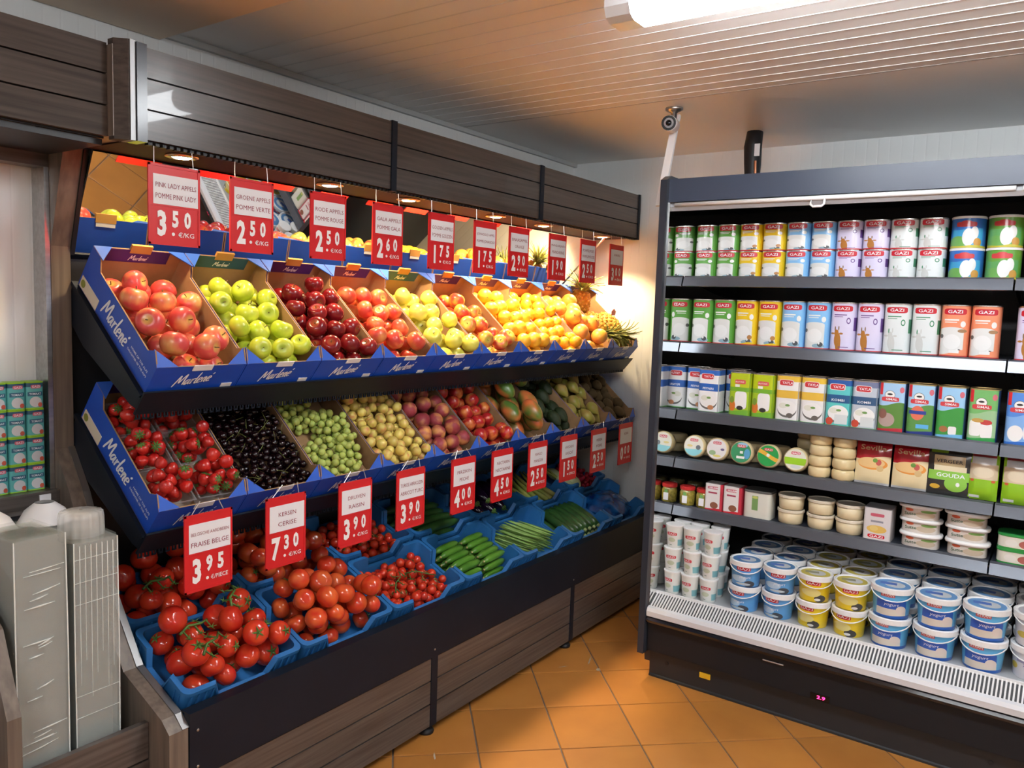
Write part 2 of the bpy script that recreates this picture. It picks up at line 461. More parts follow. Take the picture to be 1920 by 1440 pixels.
struct(MB().box(RX0, WALL_X + 0.1, WALL_Y, WALL_Y + 0.1, 0, CEIL).build('wall_back', M_wall))
struct(MB().box(WALL_X, WALL_X + 0.1, RY0, WALL_Y, 0, CEIL).build('wall_right', M_wallx))
struct(MB().box(RX0, WALL_X + 0.1, RY0 - 0.1, RY0, 0, CEIL).build('wall_front', M_wall))
struct(MB().box(RX0 - 0.1, RX0, RY0 - 0.1, WALL_Y + 0.1, 0, CEIL).build('wall_left', M_wallx))
ceiling = struct(MB().box(RX0 - 0.1, WALL_X + 0.1, RY0 - 0.1, WALL_Y + 0.1, CEIL, CEIL + 0.08).build('ceiling', M_ceil))
rib_b = MB().prism([(-0.0025, 0.0), (-0.0015, -0.0018), (0.0015, -0.0018), (0.0025, 0.0)], RY0 + 0.02, WALL_Y - 0.02, 'y')
rib_me = rib_b.mesh('ceiling_rib', M_rib)
for i in range(15):
    obj('ceiling_rib', rib_me, ceiling, Matrix.Translation((2.929 - 0.0835 * i, 0, CEIL)))
obj('ceiling_seam', MB().box(2.988, 2.998, RY0 + 0.02, WALL_Y - 0.02, -0.0008, 0.0).mesh('ceiling_seam', mat('seam_grey', (0.45, 0.45, 0.45), 0.6)), ceiling, Matrix.Translation((0, 0, CEIL)))
# lower smooth soffit board over the left corner
M_soff = mat('smooth_soffit', (0.86, 0.70, 0.54), 0.5)
struct(MB().box(RX0 + 0.01, 1.475, 0.9, WALL_Y - 0.005, CEIL - 0.03, CEIL).build('trim_1', M_soff))
# slim cove where the long wall meets the ceiling
struct(MB().box(1.48, WALL_X - 0.005, WALL_Y - 0.018, WALL_Y, CEIL - 0.02, CEIL).build('trim_2', mat('wall_cove', (0.5, 0.52, 0.52), 0.5)))

# ------------------------------------------------------------------ fluorescent battens
M_tube = mat('lit_diffuser', (0.9, 0.9, 0.9), 0.3, emit=(0.93, 0.97, 1.0), estr=TUBE_STRENGTH)
M_clear = mat('clear_end_cap', (0.75, 0.78, 0.82), 0.15, spec=0.7)
def batten(x, y1, L, label):
    t = thing('ceiling_batten_light', label, 'ceiling light', (x, y1 - L / 2, CEIL), group=None)
    h = L / 2
    MB().box(-0.05, 0.05, -h + 0.02, h - 0.02, -0.045, 0).build('housing', mat('grey_housing', (0.3, 0.31, 0.33), 0.4), t)
    prof = [(-0.05, -0.022), (-0.064, -0.035), (-0.064, -0.065), (-0.052, -0.088), (-0.03, -0.098), (0.03, -0.098), (0.052, -0.088), (0.064, -0.065), (0.064, -0.035), (0.05, -0.022)]
    MB().prism(prof, -h + 0.07, h - 0.07, 'y').build('diffuser', M_tube, t)
    for s in (-1, 1):
        a, c = (h - 0.07, h) if s > 0 else (-h, -h + 0.07)
        MB().prism(prof, a, c, 'y').build('end_cap', M_clear, t)
        MB().box(-0.06, 0.06, s * (h - 0.09) - 0.006, s * (h - 0.09) + 0.006, -0.05, -0.03).build('clip', M_steel, t)
    return t
TL = ['lit fluorescent batten on the ceiling between fruit stand and fridge', 'added unseen fluorescent batten further back along the fridge side',
      'added unseen fluorescent batten over the middle of the shop', 'added unseen fluorescent batten at the far back of the shop']
for (x, y1, L), lb in zip(TUBES, TL): batten(x, y1, L, lb)

# ------------------------------------------------------------------ fruit stand
SX0, SX1 = 1.145, 3.985
stand = thing('fruit_stand', 'tall dark wood and metal fruit stand with three sloping tiers and canopy', 'display stand', (SX0, 2.4, 0))
def sp(b, name, mats, **k):            # stand part given in world coordinates
    o = b.build(name, mats, stand, **k); o.location = (-SX0, -2.4, 0); return o
side_prof = [(1.80, 0.02), (1.80, 0.445), (1.835, 0.475), (2.016, 0.55), (2.186, 0.783), (2.288, 0.994), (2.37, 1.112), (2.37, 1.69),
             (2.285, 1.965), (2.03, 1.96), (2.03, 2.185), (2.445, 2.185), (2.445, 0.02)]
sp(MB().prism(side_prof, 1.092, SX0, 'x'), 'side_panel', M_woodv)
edge = [(1.80, 0.445), (1.835, 0.475), (2.016, 0.55), (2.186, 0.783), (2.288, 0.994), (2.372, 1.112)]
b = MB()                                # steel edge strip on the lower side panel
for (a0, c0), (a1, c1) in zip(edge[:-1], edge[1:]):
    n = Vector((-(c1 - c0), a1 - a0)).normalized() * 0.003
    b.prism([(a0, c0), (a1, c1), (a1 + n.x, c1 + n.y), (a0 + n.x, c0 + n.y)], 1.128, SX0 + 0.002, 'x')
sp(b, 'edge_strip', mat('dull_steel', (0.3, 0.3, 0.3), 0.45, metal=0.9))
sp(MB().box(SX0, SX1, 2.405, 2.425, 0.3, 1.70), 'back_panel', M_black)
# front of the base
sp(MB().box(SX0 + 0.002, SX1, 1.796, 1.82, 0.297, 0.477).box(SX0 + 0.002, SX1, 1.796, 1.835, 0.477, 0.481), 'base_panel', M_dark)
for x, z in [(1.17, 0.43), (1.17, 0.33), (2.12, 0.325), (3.09, 0.325)]:
    sp(MB().lathe([(0.004, 0), (0.004, 0.002), (0.002, 0.003)], 8, M=Matrix.Translation((x, 1.796, z)) @ Matrix.Rotation(PI / 2, 4, 'X')), 'screw', M_steel)
secs = [(SX0 + 0.006, 2.108), (2.142, 3.078), (3.108, SX1)]
for x0, x1 in secs:
    for k in range(3):
        z1 = 0.292 - k * 0.087; z0 = z1 - 0.082
        sp(MB().box(x0, x1, 1.801, 1.819, z0, z1), 'front_board', M_wood)
for x0, x1 in [(2.108, 2.142), (3.078, 3.108)]:
    sp(MB().box(x0, x1, 1.798, 1.83, 0.035, 0.298), 'upright', M_dark)
for x in (1.2, 2.122, 3.088, 3.9):
    for y in (1.83, 2.36):
        sp(MB().lathe([(0.028, 0), (0.03, 0.008), (0.022, 0.018), (0.01, 0.022), (0.01, 0.04)], 14, M=Matrix.Translation((x, y, 0))), 'foot', M_black, smooth=True)
sp(MB().box(SX0, SX1, 1.83, 2.40, 0.035, 0.06), 'base_floor', M_black)
# sloping crate beds (front and rear row)
CT1, CT2 = math.radians(24), math.radians(20)
def dirs(a): return Vector((0, math.cos(a), math.sin(a))), Vector((0, -math.sin(a), math.cos(a)))
CRW, CRD, CRH = 0.396, 0.278, 0.112
C1O = Vector((1.152, 1.826, 0.517)) - dirs(CT1)[1] * CRH          # front-bottom-left of first crate, each row
C2O = Vector((1.152, 2.092, 0.640)) - dirs(CT2)[1] * CRH
for O, a in ((C1O, CT1), (C2O, CT2)):
    v, w = dirs(a)
    p = [O - w * 0.002, O + v * CRD - w * 0.002, O + v * CRD - w * 0.02, O - w * 0.02]
    sp(MB().prism([(q.y, q.z) for q in p], SX0, SX1, 'x'), 'crate_bed', M_black)
# two sloping shelves
BT = math.radians(40)
BV, BWn = dirs(BT)
BOX_W, BOX_L, BOX_H = 0.2795, 0.445, 0.118
TIER = [Vector((SX0 + 0.012, 2.013, 1.300)), Vector((SX0 + 0.012, 2.010, 0.916))]
for O in TIER:
    p = lambda a, c: tuple((O + BV * a + BWn * c).yz)
    sp(MB().prism([p(-0.006, -0.002), p(0.46, -0.002), p(0.46, -0.014), p(0.0, -0.014)], SX0, SX1, 'x'), 'shelf', M_dark)
    sp(MB().prism([p(-0.012, 0.012), p(-0.006, 0.012), p(-0.006, -0.07), p(-0.012, -0.07)], SX0 + 0.003, SX1, 'x'), 'shelf_lip', M_dark)
    sp(MB().prism([p(-0.008, -0.012), p(0.45, -0.012), p(0.45, -0.10), p(0.30, -0.11), p(0.02, -0.062), p(-0.008, -0.05)], SX0 + 0.003, SX0 + 0.009, 'x'), 'shelf_arm', M_dark)
    sp(MB().prism([p(-0.008, -0.012), p(0.45, -0.012), p(0.45, -0.10), p(0.30, -0.11), p(0.02, -0.062), p(-0.008, -0.05)], SX1 - 0.008, SX1 - 0.002, 'x'), 'shelf_arm', M_dark)
    b = MB(); x = SX0 + 0.008
    while x < SX1 - 0.012:               # perforated lower edge of the lip
        y0, z0 = p(-0.012, -0.07)
        for dx, hh in ((0, 0.011), (0.009, 0.011)):
            b.box(x + dx, x + dx + 0.0035, y0, y0 + 0.004, z0 - hh, z0 + 0.001)
        b.box(x, x + 0.0125, y0, y0 + 0.004, z0 - 0.0135, z0 - 0.0095)
        x += 0.0205
    stuff(sp(b, 'perforated_edge', M_dark))
# canopy
sp(MB().box(SX0, SX1, 2.03, 2.266, 1.958, 1.972), 'canopy_underside', mat('canopy_brown', (0.035, 0.014, 0.010), 0.6, noise=0.2, nscale=(5, 5, 5), spec=0.25))
sp(MB().box(SX0, SX1, 2.03, 2.445, 2.17, 2.185), 'canopy_top', M_dark)
b = MB(); x = SX0 + 0.03
while x < SX1 - 0.02:
    b.box(x, x + 0.011, 2.012, 2.03, 1.950, 1.9575); x += 0.02
stuff(sp(b, 'perforated_edge', M_black))
for x0, x1 in [(1.166, 2.058), (2.083, 2.998), (3.026, 3.968)]:
    for k in range(3):
        z1 = 2.19 - k * 0.0782; sp(MB().box(x0, x1, 2.0, 2.016, z1 - 0.0735, z1), 'fascia_board', M_woodf)
    sp(MB().box(x0, x1, 2.02, 2.028, 1.956, 2.188), 'fascia_backing', M_black)
for x0, x1 in [(2.058, 2.083), (2.998, 3.026), (3.968, SX1)]:
    sp(MB().box(x0, x1, 1.994, 2.03, 1.952, 2.193), 'fascia_post', M_dark)
sp(MB().prism([(1.094, 2.055), (1.094, 2.03), (1.118, 2.004), (1.122, 2.004), (1.122, 2.055)], 1.952, 2.20, 'z'), 'corner_moulding', M_woodm)
sp(MB().box(1.122, 1.136, 2.001, 2.05, 1.952, 2.20), 'corner_strip', mat('dull_steel', (0.3, 0.3, 0.3), 0.45, metal=0.9))
sp(MB().box(1.137, 1.164, 1.996, 2.05, 1.952, 2.197), 'fascia_post', mat('gloss_post', (0.03, 0.036, 0.05), 0.2))
# tilted mirror behind the top tier
mp_ = [(2.392, 1.675), (2.257, 1.952), (2.263, 1.955), (2.398, 1.678)]
sp(MB().prism(mp_, SX0 + 0.012, SX1 - 0.03, 'x'), 'mirror', M_mirror)
sp(MB().prism([(2.385, 1.672), (2.394, 1.662), (2.404, 1.672), (2.396, 1.682)], SX0, SX1 - 0.03, 'x'), 'mirror_rail', M_dark)
sp(MB().prism([(2.37, 1.668), (2.28, 1.957), (2.30, 1.957), (2.40, 1.675)], SX0, SX0 + 0.012, 'x'), 'mirror_edge', M_black)
b = MB().tube([(3.80, 2.10, 1.955), (3.80, 2.36, 1.70)], 0.005)
sp(b, 'canopy_strut', M_steel)

# downlights in the canopy
M_bulb = mat('lit_bulb', (1, 0.9, 0.7), 0.3, emit=(1.0, 0.80, 0.5), estr=40.0)
M_ring = mat('brass_ring', (0.62, 0.48, 0.3), 0.3, metal=1.0)
dl = None
for i, x in enumerate((1.338, 1.89, 2.281, 2.84, 3.224, 3.80)):
    lab = ['lit canopy downlight behind the first price sign', 'lit canopy downlight beside the third price sign', 'lit canopy downlight beside the fourth price sign',
           'lit canopy downlight left of the price sign for oranges', 'lit canopy downlight right of the price sign for oranges', 'lit canopy downlight nearest the end wall'][i]
    t = thing('downlight', lab, 'lamp', (x, 2.12, 1.958), group='canopy downlights')
    MB().lathe([(0.044, 0.0), (0.046, -0.004), (0.034, -0.008), (0.030, -0.003)], 24, cap=False).build('ring', M_ring, t, smooth=True)
    MB().lathe([(0.030, -0.003), (0.022, -0.007), (0.006, -0.009)], 20).build('bulb', M_bulb, t, smooth=True)
    ld = bpy.data.lights.new('downlight_beam', 'SPOT'); ld.energy = SPOT_POWERS[i]; ld.color = SPOT_COLOR
    ld.spot_size = math.radians(120); ld.spot_blend = 0.6; ld.shadow_soft_size = 0.025
    lo = bpy.data.objects.new('downlight_beam', ld); C.objects.link(lo); lo.parent = t
    lo.location = (0, 0, -0.02)

# ------------------------------------------------------------------ cardboard fruit boxes
def make_box(variant, side_print):
    W_, L_, H_, T = BOX_W - 0.003, BOX_L, BOX_H, 0.004
    root = obj('fruit_box', None)
    M_band = mat('purple_band', (0.05, 0.015, 0.17), 0.4) if variant == 0 else mat('teal_band', (0.02, 0.09, 0.14), 0.4)
    b = MB()
    b.box(0, W_, 0, L_, 0, T, 0)
    hs, hf, hb = 0.105, 0.094, 0.140
    # side walls rise to the back corner
    for x0, x1, outer in ((0, T, 5), (W_ - T, W_, 3)):
        prof = [(0.0, 0), (L_, 0), (L_, hb), (L_ - 0.05, hb), (L_ - 0.075, hs), (0.06, hs * 0.96), (0.035, hf + 0.03), (0.0, hf)]
        n = len(prof); o = len(b.v)
        b.v += [(x0, p[0], p[1]) for p in prof] + [(x1, p[0], p[1]) for p in prof]
        b.f.append([o + i for i in range(n)]); b.m.append(1 if outer == 5 else 0)
        b.f.append([o + n + i for i in range(n)][::-1]); b.m.append(0 if outer == 5 else 1)
        for i in range(n):
            j = (i + 1) % n; b.f.append([o + i, o + n + i, o + n + j, o + j]); b.m.append(0)
    b.box(T, W_ - T, 0, T, 0, hf, (0, 0, 1, 0, 0, 0))
    b.box(0, T, -0.0008, 0, 0, hf, 1); b.box(W_ - T, W_, -0.0008, 0, 0, hf, 1)
    b.box(T, W_ - T, L_ - T, L_, 0, hb, (0, 0, 0, 0, 1, 0))
    tray = b.build('tray', [M_card, M_blue], root)
    # printed band inside the back wall, carton handle tab
    MB().box(0.045, W_ - 0.045, L_ - T - 0.0012, L_ - T - 0.0002, hb - 0.045, hb - 0.001).build('back_band', M_band, root)
    MB().box(W_ / 2 - 0.032, W_ / 2 + 0.032, L_ - 0.006, L_ + 0.002, hb - 0.012, hb + 0.016).build('handle_tab', mat('carton_tab', (0.5, 0.27, 0.07), 0.7), root)
    # folded corner flaps
    for sx in (0, 1):
        xa, xb = (0.001, 0.062) if sx == 0 else (W_ - 0.001, W_ - 0.062)
        for end in (0, 1):
            if end == 0:
                pts = [(xa, 0.0, hf + 0.001), (xb, 0.001, hf + 0.0005), (xa, 0.04, hf + 0.030)]
                back = [(xa, 0.0, hf - 0.003), (xb, 0.001, hf - 0.003), (xa, 0.04, hf + 0.026)]
            else:
                xb2 = xa + (xb - xa) * 0.85
                pts = [(xa, L_, hb + 0.001), (xb2, L_, hb + 0.001), (xa, L_ - 0.065, hb + 0.0005)]
                back = [(p[0], p[1], p[2] - 0.003) for p in pts]
            q = MB(); q.add(pts + back, [(0, 1, 2), (5, 4, 3), (0, 3, 4, 1), (1, 4, 5, 2), (2, 5, 3, 0)])
            q.build('corner_flap', M_lav, root)
    # front print
    MB().box(W_ / 2 - 0.03, W_ / 2 + 0.03, -0.0022, -0.0004, hf - 0.016, hf + 0.004).build('front_tab', M_cardw, root)
    MB().box(W_ - 0.052, W_ - 0.018, -0.0022, -0.0008, 0.006, 0.022).build('front_sticker', M_cardw, root)
    me = brush_mesh(0.118, 0.044, lambda u, v: (W_ * 0.46 + u, -0.0016, 0.048 + v + u * 0.14), M_print)
    obj('logo', me, tray)
    me = brush_mesh(0.06, 0.02, lambda u, v: (W_ / 2 + u, L_ - T - 0.0018, hb - 0.028 + v), M_print)
    obj('back_logo', me, tray)
    MB().box(W_ / 2 - 0.03, W_ / 2 + 0.03, L_ + 0.0002, L_ + 0.0016, hb - 0.024, hb - 0.004).build('rear_label', M_cardw, root)
    if side_print:
        me = brush_mesh(0.165, 0.064, lambda u, v: (-0.0012, 0.222 - u, 0.054 + v), M_print)
        obj('side_logo', me, tray)
        me = text_mesh('HOME OF THE ALPS', 0.10, 0.007, lambda u, v: (-0.0012, 0.073 - u, 0.055 + v), M_print)
        obj('side_small_print', me, tray)
        me = text_mesh('DAUGHTER OF THE ALPS', 0.115, 0.007, lambda u, v: (-0.0012, 0.078 - u, 0.040 + v), M_print)
        obj('side_small_print', me, tray)
        MB().box(-0.0014, -0.0002, 0.325, 0.437, 0.004, 0.040).build('side_label', mat('cream_label', (0.7, 0.62, 0.5), 0.6), root)
        MB().lathe([(0.012, 0), (0.012, 0.0008)], 14, M=Matrix.Translation((-0.0014, 0.42, 0.022)) @ Matrix.Rotation(-PI / 2, 4, 'Y')).build('side_seal', mat('olive_seal', (0.25, 0.27, 0.05), 0.6), root)
    return root
ORD = ['first', 'second', 'third', 'fourth', 'fifth', 'sixth', 'seventh', 'eighth', 'ninth', 'tenth']
FR1 = ['rosy pink apples', 'green apples', 'dark red apples', 'orange-red apples', 'pale yellow apples', 'yellow and red apples', 'oranges', 'mandarins', 'grapefruit', 'pineapples']
FR2 = ['strawberry punnets', 'black cherries', 'green grapes', 'apricots', 'peaches', 'nectarines', 'mangoes', 'avocados', 'pears', 'kiwis']
FILL = [FR1, FR2]
protos = {}
BOXES = {}
for ti in (0, 1):
    for i in range(10):
        var = 1 if (ti == 0 and i in (1, 4)) else 0
        key = (var, i == 0)
        if key not in protos: protos[key] = r = make_box(var, i == 0)
        else: r = copy_tree(protos[key])
        O = TIER[ti] + Vector((i * BOX_W, 0, 0))
        r.matrix_world = Matrix.Translation(O) @ Matrix.Rotation(BT, 4, 'X')
        tag(r, 'open blue carton of %s on the %s sloping shelf' % (FILL[ti][i], 'upper' if ti == 0 else 'lower'), 'box', 'blue fruit cartons')
        BOXES[(ti, i)] = Matrix.Translation(O) @ Matrix.Rotation(BT, 4, 'X')

# ------------------------------------------------------------------ blue plastic crates
def make_crate():
    Wc, Dc, Hc = CRW - 0.006, CRD - 0.004, CRH
    hm = 0.060                                   # low middle of each side
    n_c, T = 5, 0.010
    # walk the outline; height drops from the raised corners to the low rims
    def ring(inset, taper):
        pts = []
        w, d, r = Wc / 2 - inset - taper, Dc / 2 - inset - taper, 0.022
        def seg(a, c, n):
            for k in range(n): pts.append((a[0] + (c[0] - a[0]) * k / n, a[1] + (c[1] - a[1]) * k / n))
        cs = [(w, d, 0), (-w, d, 1), (-w, -d, 2), (w, -d, 3)]
        for q in range(4):
            sx, sy = (1, 1, ) if q == 0 else ((-1, 1) if q == 1 else ((-1, -1) if q == 2 else (1, -1)))
            cx, cy = sx * (w - r), sy * (d - r)
            a0 = q * PI / 2
            for k in range(n_c): a = a0 + PI / 2 * k / (n_c - 1); pts.append((cx + r * math.cos(a), cy + r * math.sin(a)))
            nx = [(-(w - r), d), (-w, -(d - r)), (w - r, -d), (w, d - r)][q]
            last = pts[-1]
            fr_ = [0.20, 0.27, 0.5, 0.73, 0.80] if q in (0, 2) else [0.24, 0.33, 0.5, 0.67, 0.76]
            for f in fr_: pts.append((last[0] + (nx[0] - last[0]) * f, last[1] + (nx[1] - last[1]) * f))
        return pts
    def hts():
        h = []
        for q in range(4): h += [Hc] * n_c + [Hc, hm, hm, hm, Hc]
        return h
    H = hts(); N = len(H)
    o0, o1 = ring(0, 0.012), ring(0, 0.003)
    f0 = ring(-0.004, 0.003)
    i1, i0 = ring(T, 0.003), ring(T, 0.012)
    b = MB(); vs = []
    for k in range(N): vs.append((*o0[k], 0))
    for k in range(N): vs.append((*o1[k], H[k] - 0.014))
    for k in range(N): vs.append((*f0[k], H[k] - 0.013))
    for k in range(N): vs.append((*f0[k], H[k] - 0.001))
    for k in range(N): vs.append((*i1[k], H[k]))
    for k in range(N): vs.append((*i0[k], 0.006))
    fs = []
    for l in range(5):
        for k in range(N): k2 = (k + 1) % N; fs.append((l * N + k, l * N + k2, (l + 1) * N + k2, (l + 1) * N + k))
    fs.append(tuple(range(N))[::-1]); fs.append(tuple(5 * N + k for k in range(N)))
    b.add(vs, fs)
    for s in (-1, 1):                            # outside stiffening ribs at the corners and along the rims
        for t_ in (-0.46, -0.40, -0.34, -0.28, 0.28, 0.34, 0.40, 0.46):
            x = t_ * (Wc - 0.02); b.box(x - 0.002, x + 0.002, s * (Dc / 2 - 0.006) - 0.006, s * (Dc / 2 - 0.006) + 0.005, 0.004, 0.094)
        for t_ in (-0.44, -0.36, 0.36, 0.44):
            y = t_ * (Dc - 0.02); b.box(s * (Wc / 2 - 0.006) - 0.006, s * (Wc / 2 - 0.006) + 0.004, y - 0.002, y + 0.002, 0.004, 0.094)
    b.v = [(x + CRW / 2, y + CRD / 2, z) for x, y, z in b.v]
    return b.mesh('crate', M_crate)
CR_ME = make_crate()
CF1 = ['vine tomatoes', 'loose tomatoes', 'cherry tomatoes', 'short cucumbers', 'green beans', 'courgettes', 'a blue plastic bag']
CF2 = ['vine tomatoes', 'loose tomatoes', 'cherry tomatoes', 'long cucumbers', 'aubergines', 'celery', 'fennel and radishes']
CRATES = {}
for row, (O, a, names) in enumerate(((C1O, CT1, CF1), (C2O, CT2, CF2))):
    for i in range(7):
        M = Matrix.Translation(O + Vector((i * CRW, 0, 0))) @ Matrix.Rotation(a, 4, 'X')
        o = obj('plastic_crate', CR_ME, None, M)
        smooth_angle(o, 30) if (row, i) == (0, 0) else None
        tag(o, 'blue plastic crate holding %s, %s row of the base' % (names[i], 'front' if row == 0 else 'rear'), 'crate', 'blue plastic crates')
        CRATES[(row, i)] = M

# ------------------------------------------------------------------ price signs
SIGNS1 = [('PINK LADY APPELS', 'POMME PINK LADY', '3', '50', 'KG'), ('GROENE APPELS', 'POMME VERTE', '2', '50', 'KG'), ('RODE APPELS', 'POMME ROUGE', '2', '50', 'KG'),
          ('GALA APPELS', 'POMME GALA', '2', '60', 'KG'), ('GOLDEN APPELS', 'POMME GOLDEN', '1', '75', 'KG'), ('JONAGOLD APPEL', 'POMME JONAGOLD', '1', '75', 'KG'),
          ('SINAASAPPEL', 'ORANGE', '2', '90', 'KG'), ('MANDARIJNEN', 'MANDARINE', '1', '90', 'KG'), ('POMPELMOES', 'PAMPLEMOUSSE', '2', '50', 'KG'), ('ANANAS', '', '3', '00', 'KG')]
SIGNS2 = [('BELGISCHE AARDBEIEN', 'FRAISE BELGE', '3', '95', 'PIECE'), ('KERSEN', 'CERISE', '7', '30', 'KG'), ('DRUIVEN', 'RAISIN', '3', '90', 'KG'),
          ('TURKSE ABRIKOZEN', 'ABRICOT TURC', '3', '90', 'KG'), ('PERZIKEN', 'PECHE', '4', '00', 'KG'), ('NECTARIN', 'NECTARINE', '4', '50', 'KG'),
          ('MANGO', 'MANGUE', '2', '50', 'PIECE'), ('AVOCADO', 'AVOCAT', '1', '50', 'PIECE'), ('PEREN', 'POIRE', '2', '50', 'KG'), ('KIWI', '', '0', '00', 'KG')]
SX_1 = [1.167, 1.413, 1.705, 1.977, 2.266, 2.539, 2.781, 3.095, 3.377, 3.675]
SX_2 = [1.215, 1.481, 1.768, 2.04, 2.344, 2.604, 2.874, 3.14, 3.429, 3.723]
def sign(x, y, ztop, h, s, label, wires, yaw):
    w = 0.15
    t = thing('price_sign', label, 'price sign', (x + w / 2, y, ztop - h), (0, 0, math.radians(yaw)), 'red hanging price signs')
    X0 = -w / 2
    b = MB().box(X0, X0 + w, -0.0015, 0.0015, 0, h)
    for (x0, x1, z0, z1) in ((X0, X0 + 0.006, 0, h), (X0 + w - 0.006, X0 + w, 0, h), (X0, X0 + w, 0, 0.006), (X0, X0 + w, h - 0.006, h), (X0 + 0.006, X0 + w - 0.006, h * 0.485, h * 0.495)):
        b.box(x0, x1, -0.0032, -0.0015, z0, z1)
    bd = b.build('board', M_red, t)
    cd_ = MB().box(X0 + 0.014, X0 + w - 0.006, -0.0026, -0.0016, h * 0.505, h * 0.875).build('card', M_cardw, bd)
    yy = -0.0031
    if s[0]: obj('caption', text_mesh(s[0], min(0.118, 0.011 * len(s[0])), 0.0125 if len(s[0]) < 17 else 0.009, lambda u, v: (0.004 + u, yy, h * 0.745 + v), M_capt, 0.0), bd)
    if s[1]: obj('caption', text_mesh(s[1], min(0.118, 0.0115 * len(s[1])), 0.0135, lambda u, v: (0.004 + u, yy, h * 0.61 + v), M_capt, 0.0), bd)
    obj('digit', text_mesh(s[2], None, h * 0.325, lambda u, v: (X0 + 0.037 + u, yy, h * 0.27 + v), M_digit, 0.045, 0.0, 0.66), bd)
    for k in (0, 1):
        obj('digit', text_mesh(s[3][k], None, h * 0.215, lambda u, v: (X0 + 0.076 + k * 0.036 + u, yy, h * 0.335 + v), M_digit, 0.045, 0.0, 0.68), bd)
    MB().lathe([(0.0045, 0), (0.0045, 0.0008)], 12, M=Matrix.Translation((X0 + 0.07, yy + 0.001, h * 0.145)) @ Matrix.Rotation(PI / 2, 4, 'X')).build('point', M_digit, bd)
    obj('unit', text_mesh('\u20ac/' + s[4], 0.047 if s[4] == 'KG' else 0.055, 0.013, lambda u, v: (X0 + 0.108 + u, yy, h * 0.145 + v), M_digit, 0.008), bd)
    for p0, p1 in wires:
        d = Vector((x + w / 2, y, ztop - h))
        Ri = Matrix.Rotation(math.radians(-yaw), 3, 'Z')
        MB().tube([Ri @ (Vector(p0) - d), Ri @ (Vector(p1) - d)], 0.0013, 6).build('hook_wire', M_wire, t)
    return t
for i in range(10):
    x = SX_1[i]
    sign(x, 2.004, 1.905, 0.21, SIGNS1[i], 'red price sign above the %s reading %s.%s' % (FR1[i], SIGNS1[i][2], SIGNS1[i][3]),
         [((x + 0.018, 2.004, 1.90), (x + 0.02, 2.008, 1.9492)), ((x + 0.132, 2.004, 1.90), (x + 0.13, 2.008, 1.9492))], 0)
    x = SX_2[i]
    tx = TIER[1].x + i * BOX_W + BOX_W / 2
    sign(x, 1.926, 0.968, 0.218, SIGNS2[i], 'red price sign below the %s reading %s.%s' % (FR2[i], SIGNS2[i][2], SIGNS2[i][3]),
         [((x + 0.02, 1.926, 0.963), (tx - 0.028, 1.933, 1.0)), ((x + 0.125, 1.926, 0.963), (tx + 0.028, 1.933, 1.0))], 0)

# ------------------------------------------------------------------ fruit and vegetables
def heap(Wd, Ld, r, n, seed, wall=0.0, vmax=None, tries=70, rv=0.08, bias=0.0):
    """drop n balls into a tray one by one, each into the lowest gap found; returns (u, v, w, r)"""
    rng = np.random.RandomState(seed)
    P = np.zeros((0, 4))
    vm = vmax or Ld
    for i in range(n):
        ri = r * (1 + rng.uniform(-rv, rv))
        u = rng.uniform(ri, Wd - ri, tries); v = rng.uniform(ri, vm - ri, tries)
        w = np.full(tries, ri)
        if len(P):
            d2 = (u[:, None] - P[None, :, 0]) ** 2 + (v[:, None] - P[None, :, 1]) ** 2
            s2 = (P[None, :, 3] + ri) ** 2 * 1.0
            h = np.where(d2 < s2, P[None, :, 2] + np.sqrt(np.maximum(s2 - d2, 0)), 0)
            w = np.maximum(w, h.max(1))
        k = np.argmin(w + bias * v)
        P = np.vstack([P, [u[k], v[k], w[k], ri]])
    return P

def layered(Wd, Ld, r, n2, seed, vmax=None, jit=0.03):
    """bottom layer on a staggered grid, then n2 fruits resting in the hollows, nearest the front first"""
    rng = np.random.RandomState(seed); vm = vmax or Ld; P = []
    nu = max(1, int((Wd - 2 * r * 0.98) // (2 * r * 1.005)) + 1); rows = max(1, int((vm - 2 * r) // (r * 1.76)) + 1)
    su = (Wd - 2 * r) / max(1, nu - 0.5); sv = (vm - 2 * r) / max(1, rows - 1)
    su = max(su, 2 * r * 0.99)
    for j in range(rows):
        for i in range(nu):
            u = r + (i + (0.5 if j % 2 else 0)) * su
            if u > Wd - r * 0.97: continue
            ri = r * (1 + rng.uniform(-0.07, 0.02))
            P.append([min(max(u + rng.uniform(-jit, jit) * r, ri), Wd - ri), r + j * sv + rng.uniform(-jit, jit) * r * 0.5, ri, ri])
    P = np.array(P)
    for k in range(n2):
        ri = r * (1 + rng.uniform(-0.07, 0.03)); T_ = 500
        u = rng.uniform(ri, Wd - ri, T_); v = rng.uniform(ri, vm - ri * 1.4, T_)
        d2 = (u[:, None] - P[None, :, 0]) ** 2 + (v[:, None] - P[None, :, 1]) ** 2
        s2 = (P[None, :, 3] + ri) ** 2
        w = np.maximum(ri, np.where(d2 < s2, P[None, :, 2] + np.sqrt(np.maximum(s2 - d2, 0)), 0).max(1))
        q = np.argmin(w + 0.10 * v); P = np.vstack([P, [u[q], v[q], w[q], ri]])
    return P
WHERE = None                 # (width, depth, height of the upper layer) of the tray being filled
def where_words(p):
    Wd, Ld, hz = WHERE
    c = 'left' if p[0] < Wd * 0.34 else ('centre' if p[0] < Wd * 0.67 else 'right')
    n = 5; k = min(n - 1, int(p[1] / Ld * n))
    r = ['front', 'second', 'third', 'fourth', 'rearmost'][k]
    return '%s %s row, %s' % ('top of' if p[2] > hz else 'low in', r, c)
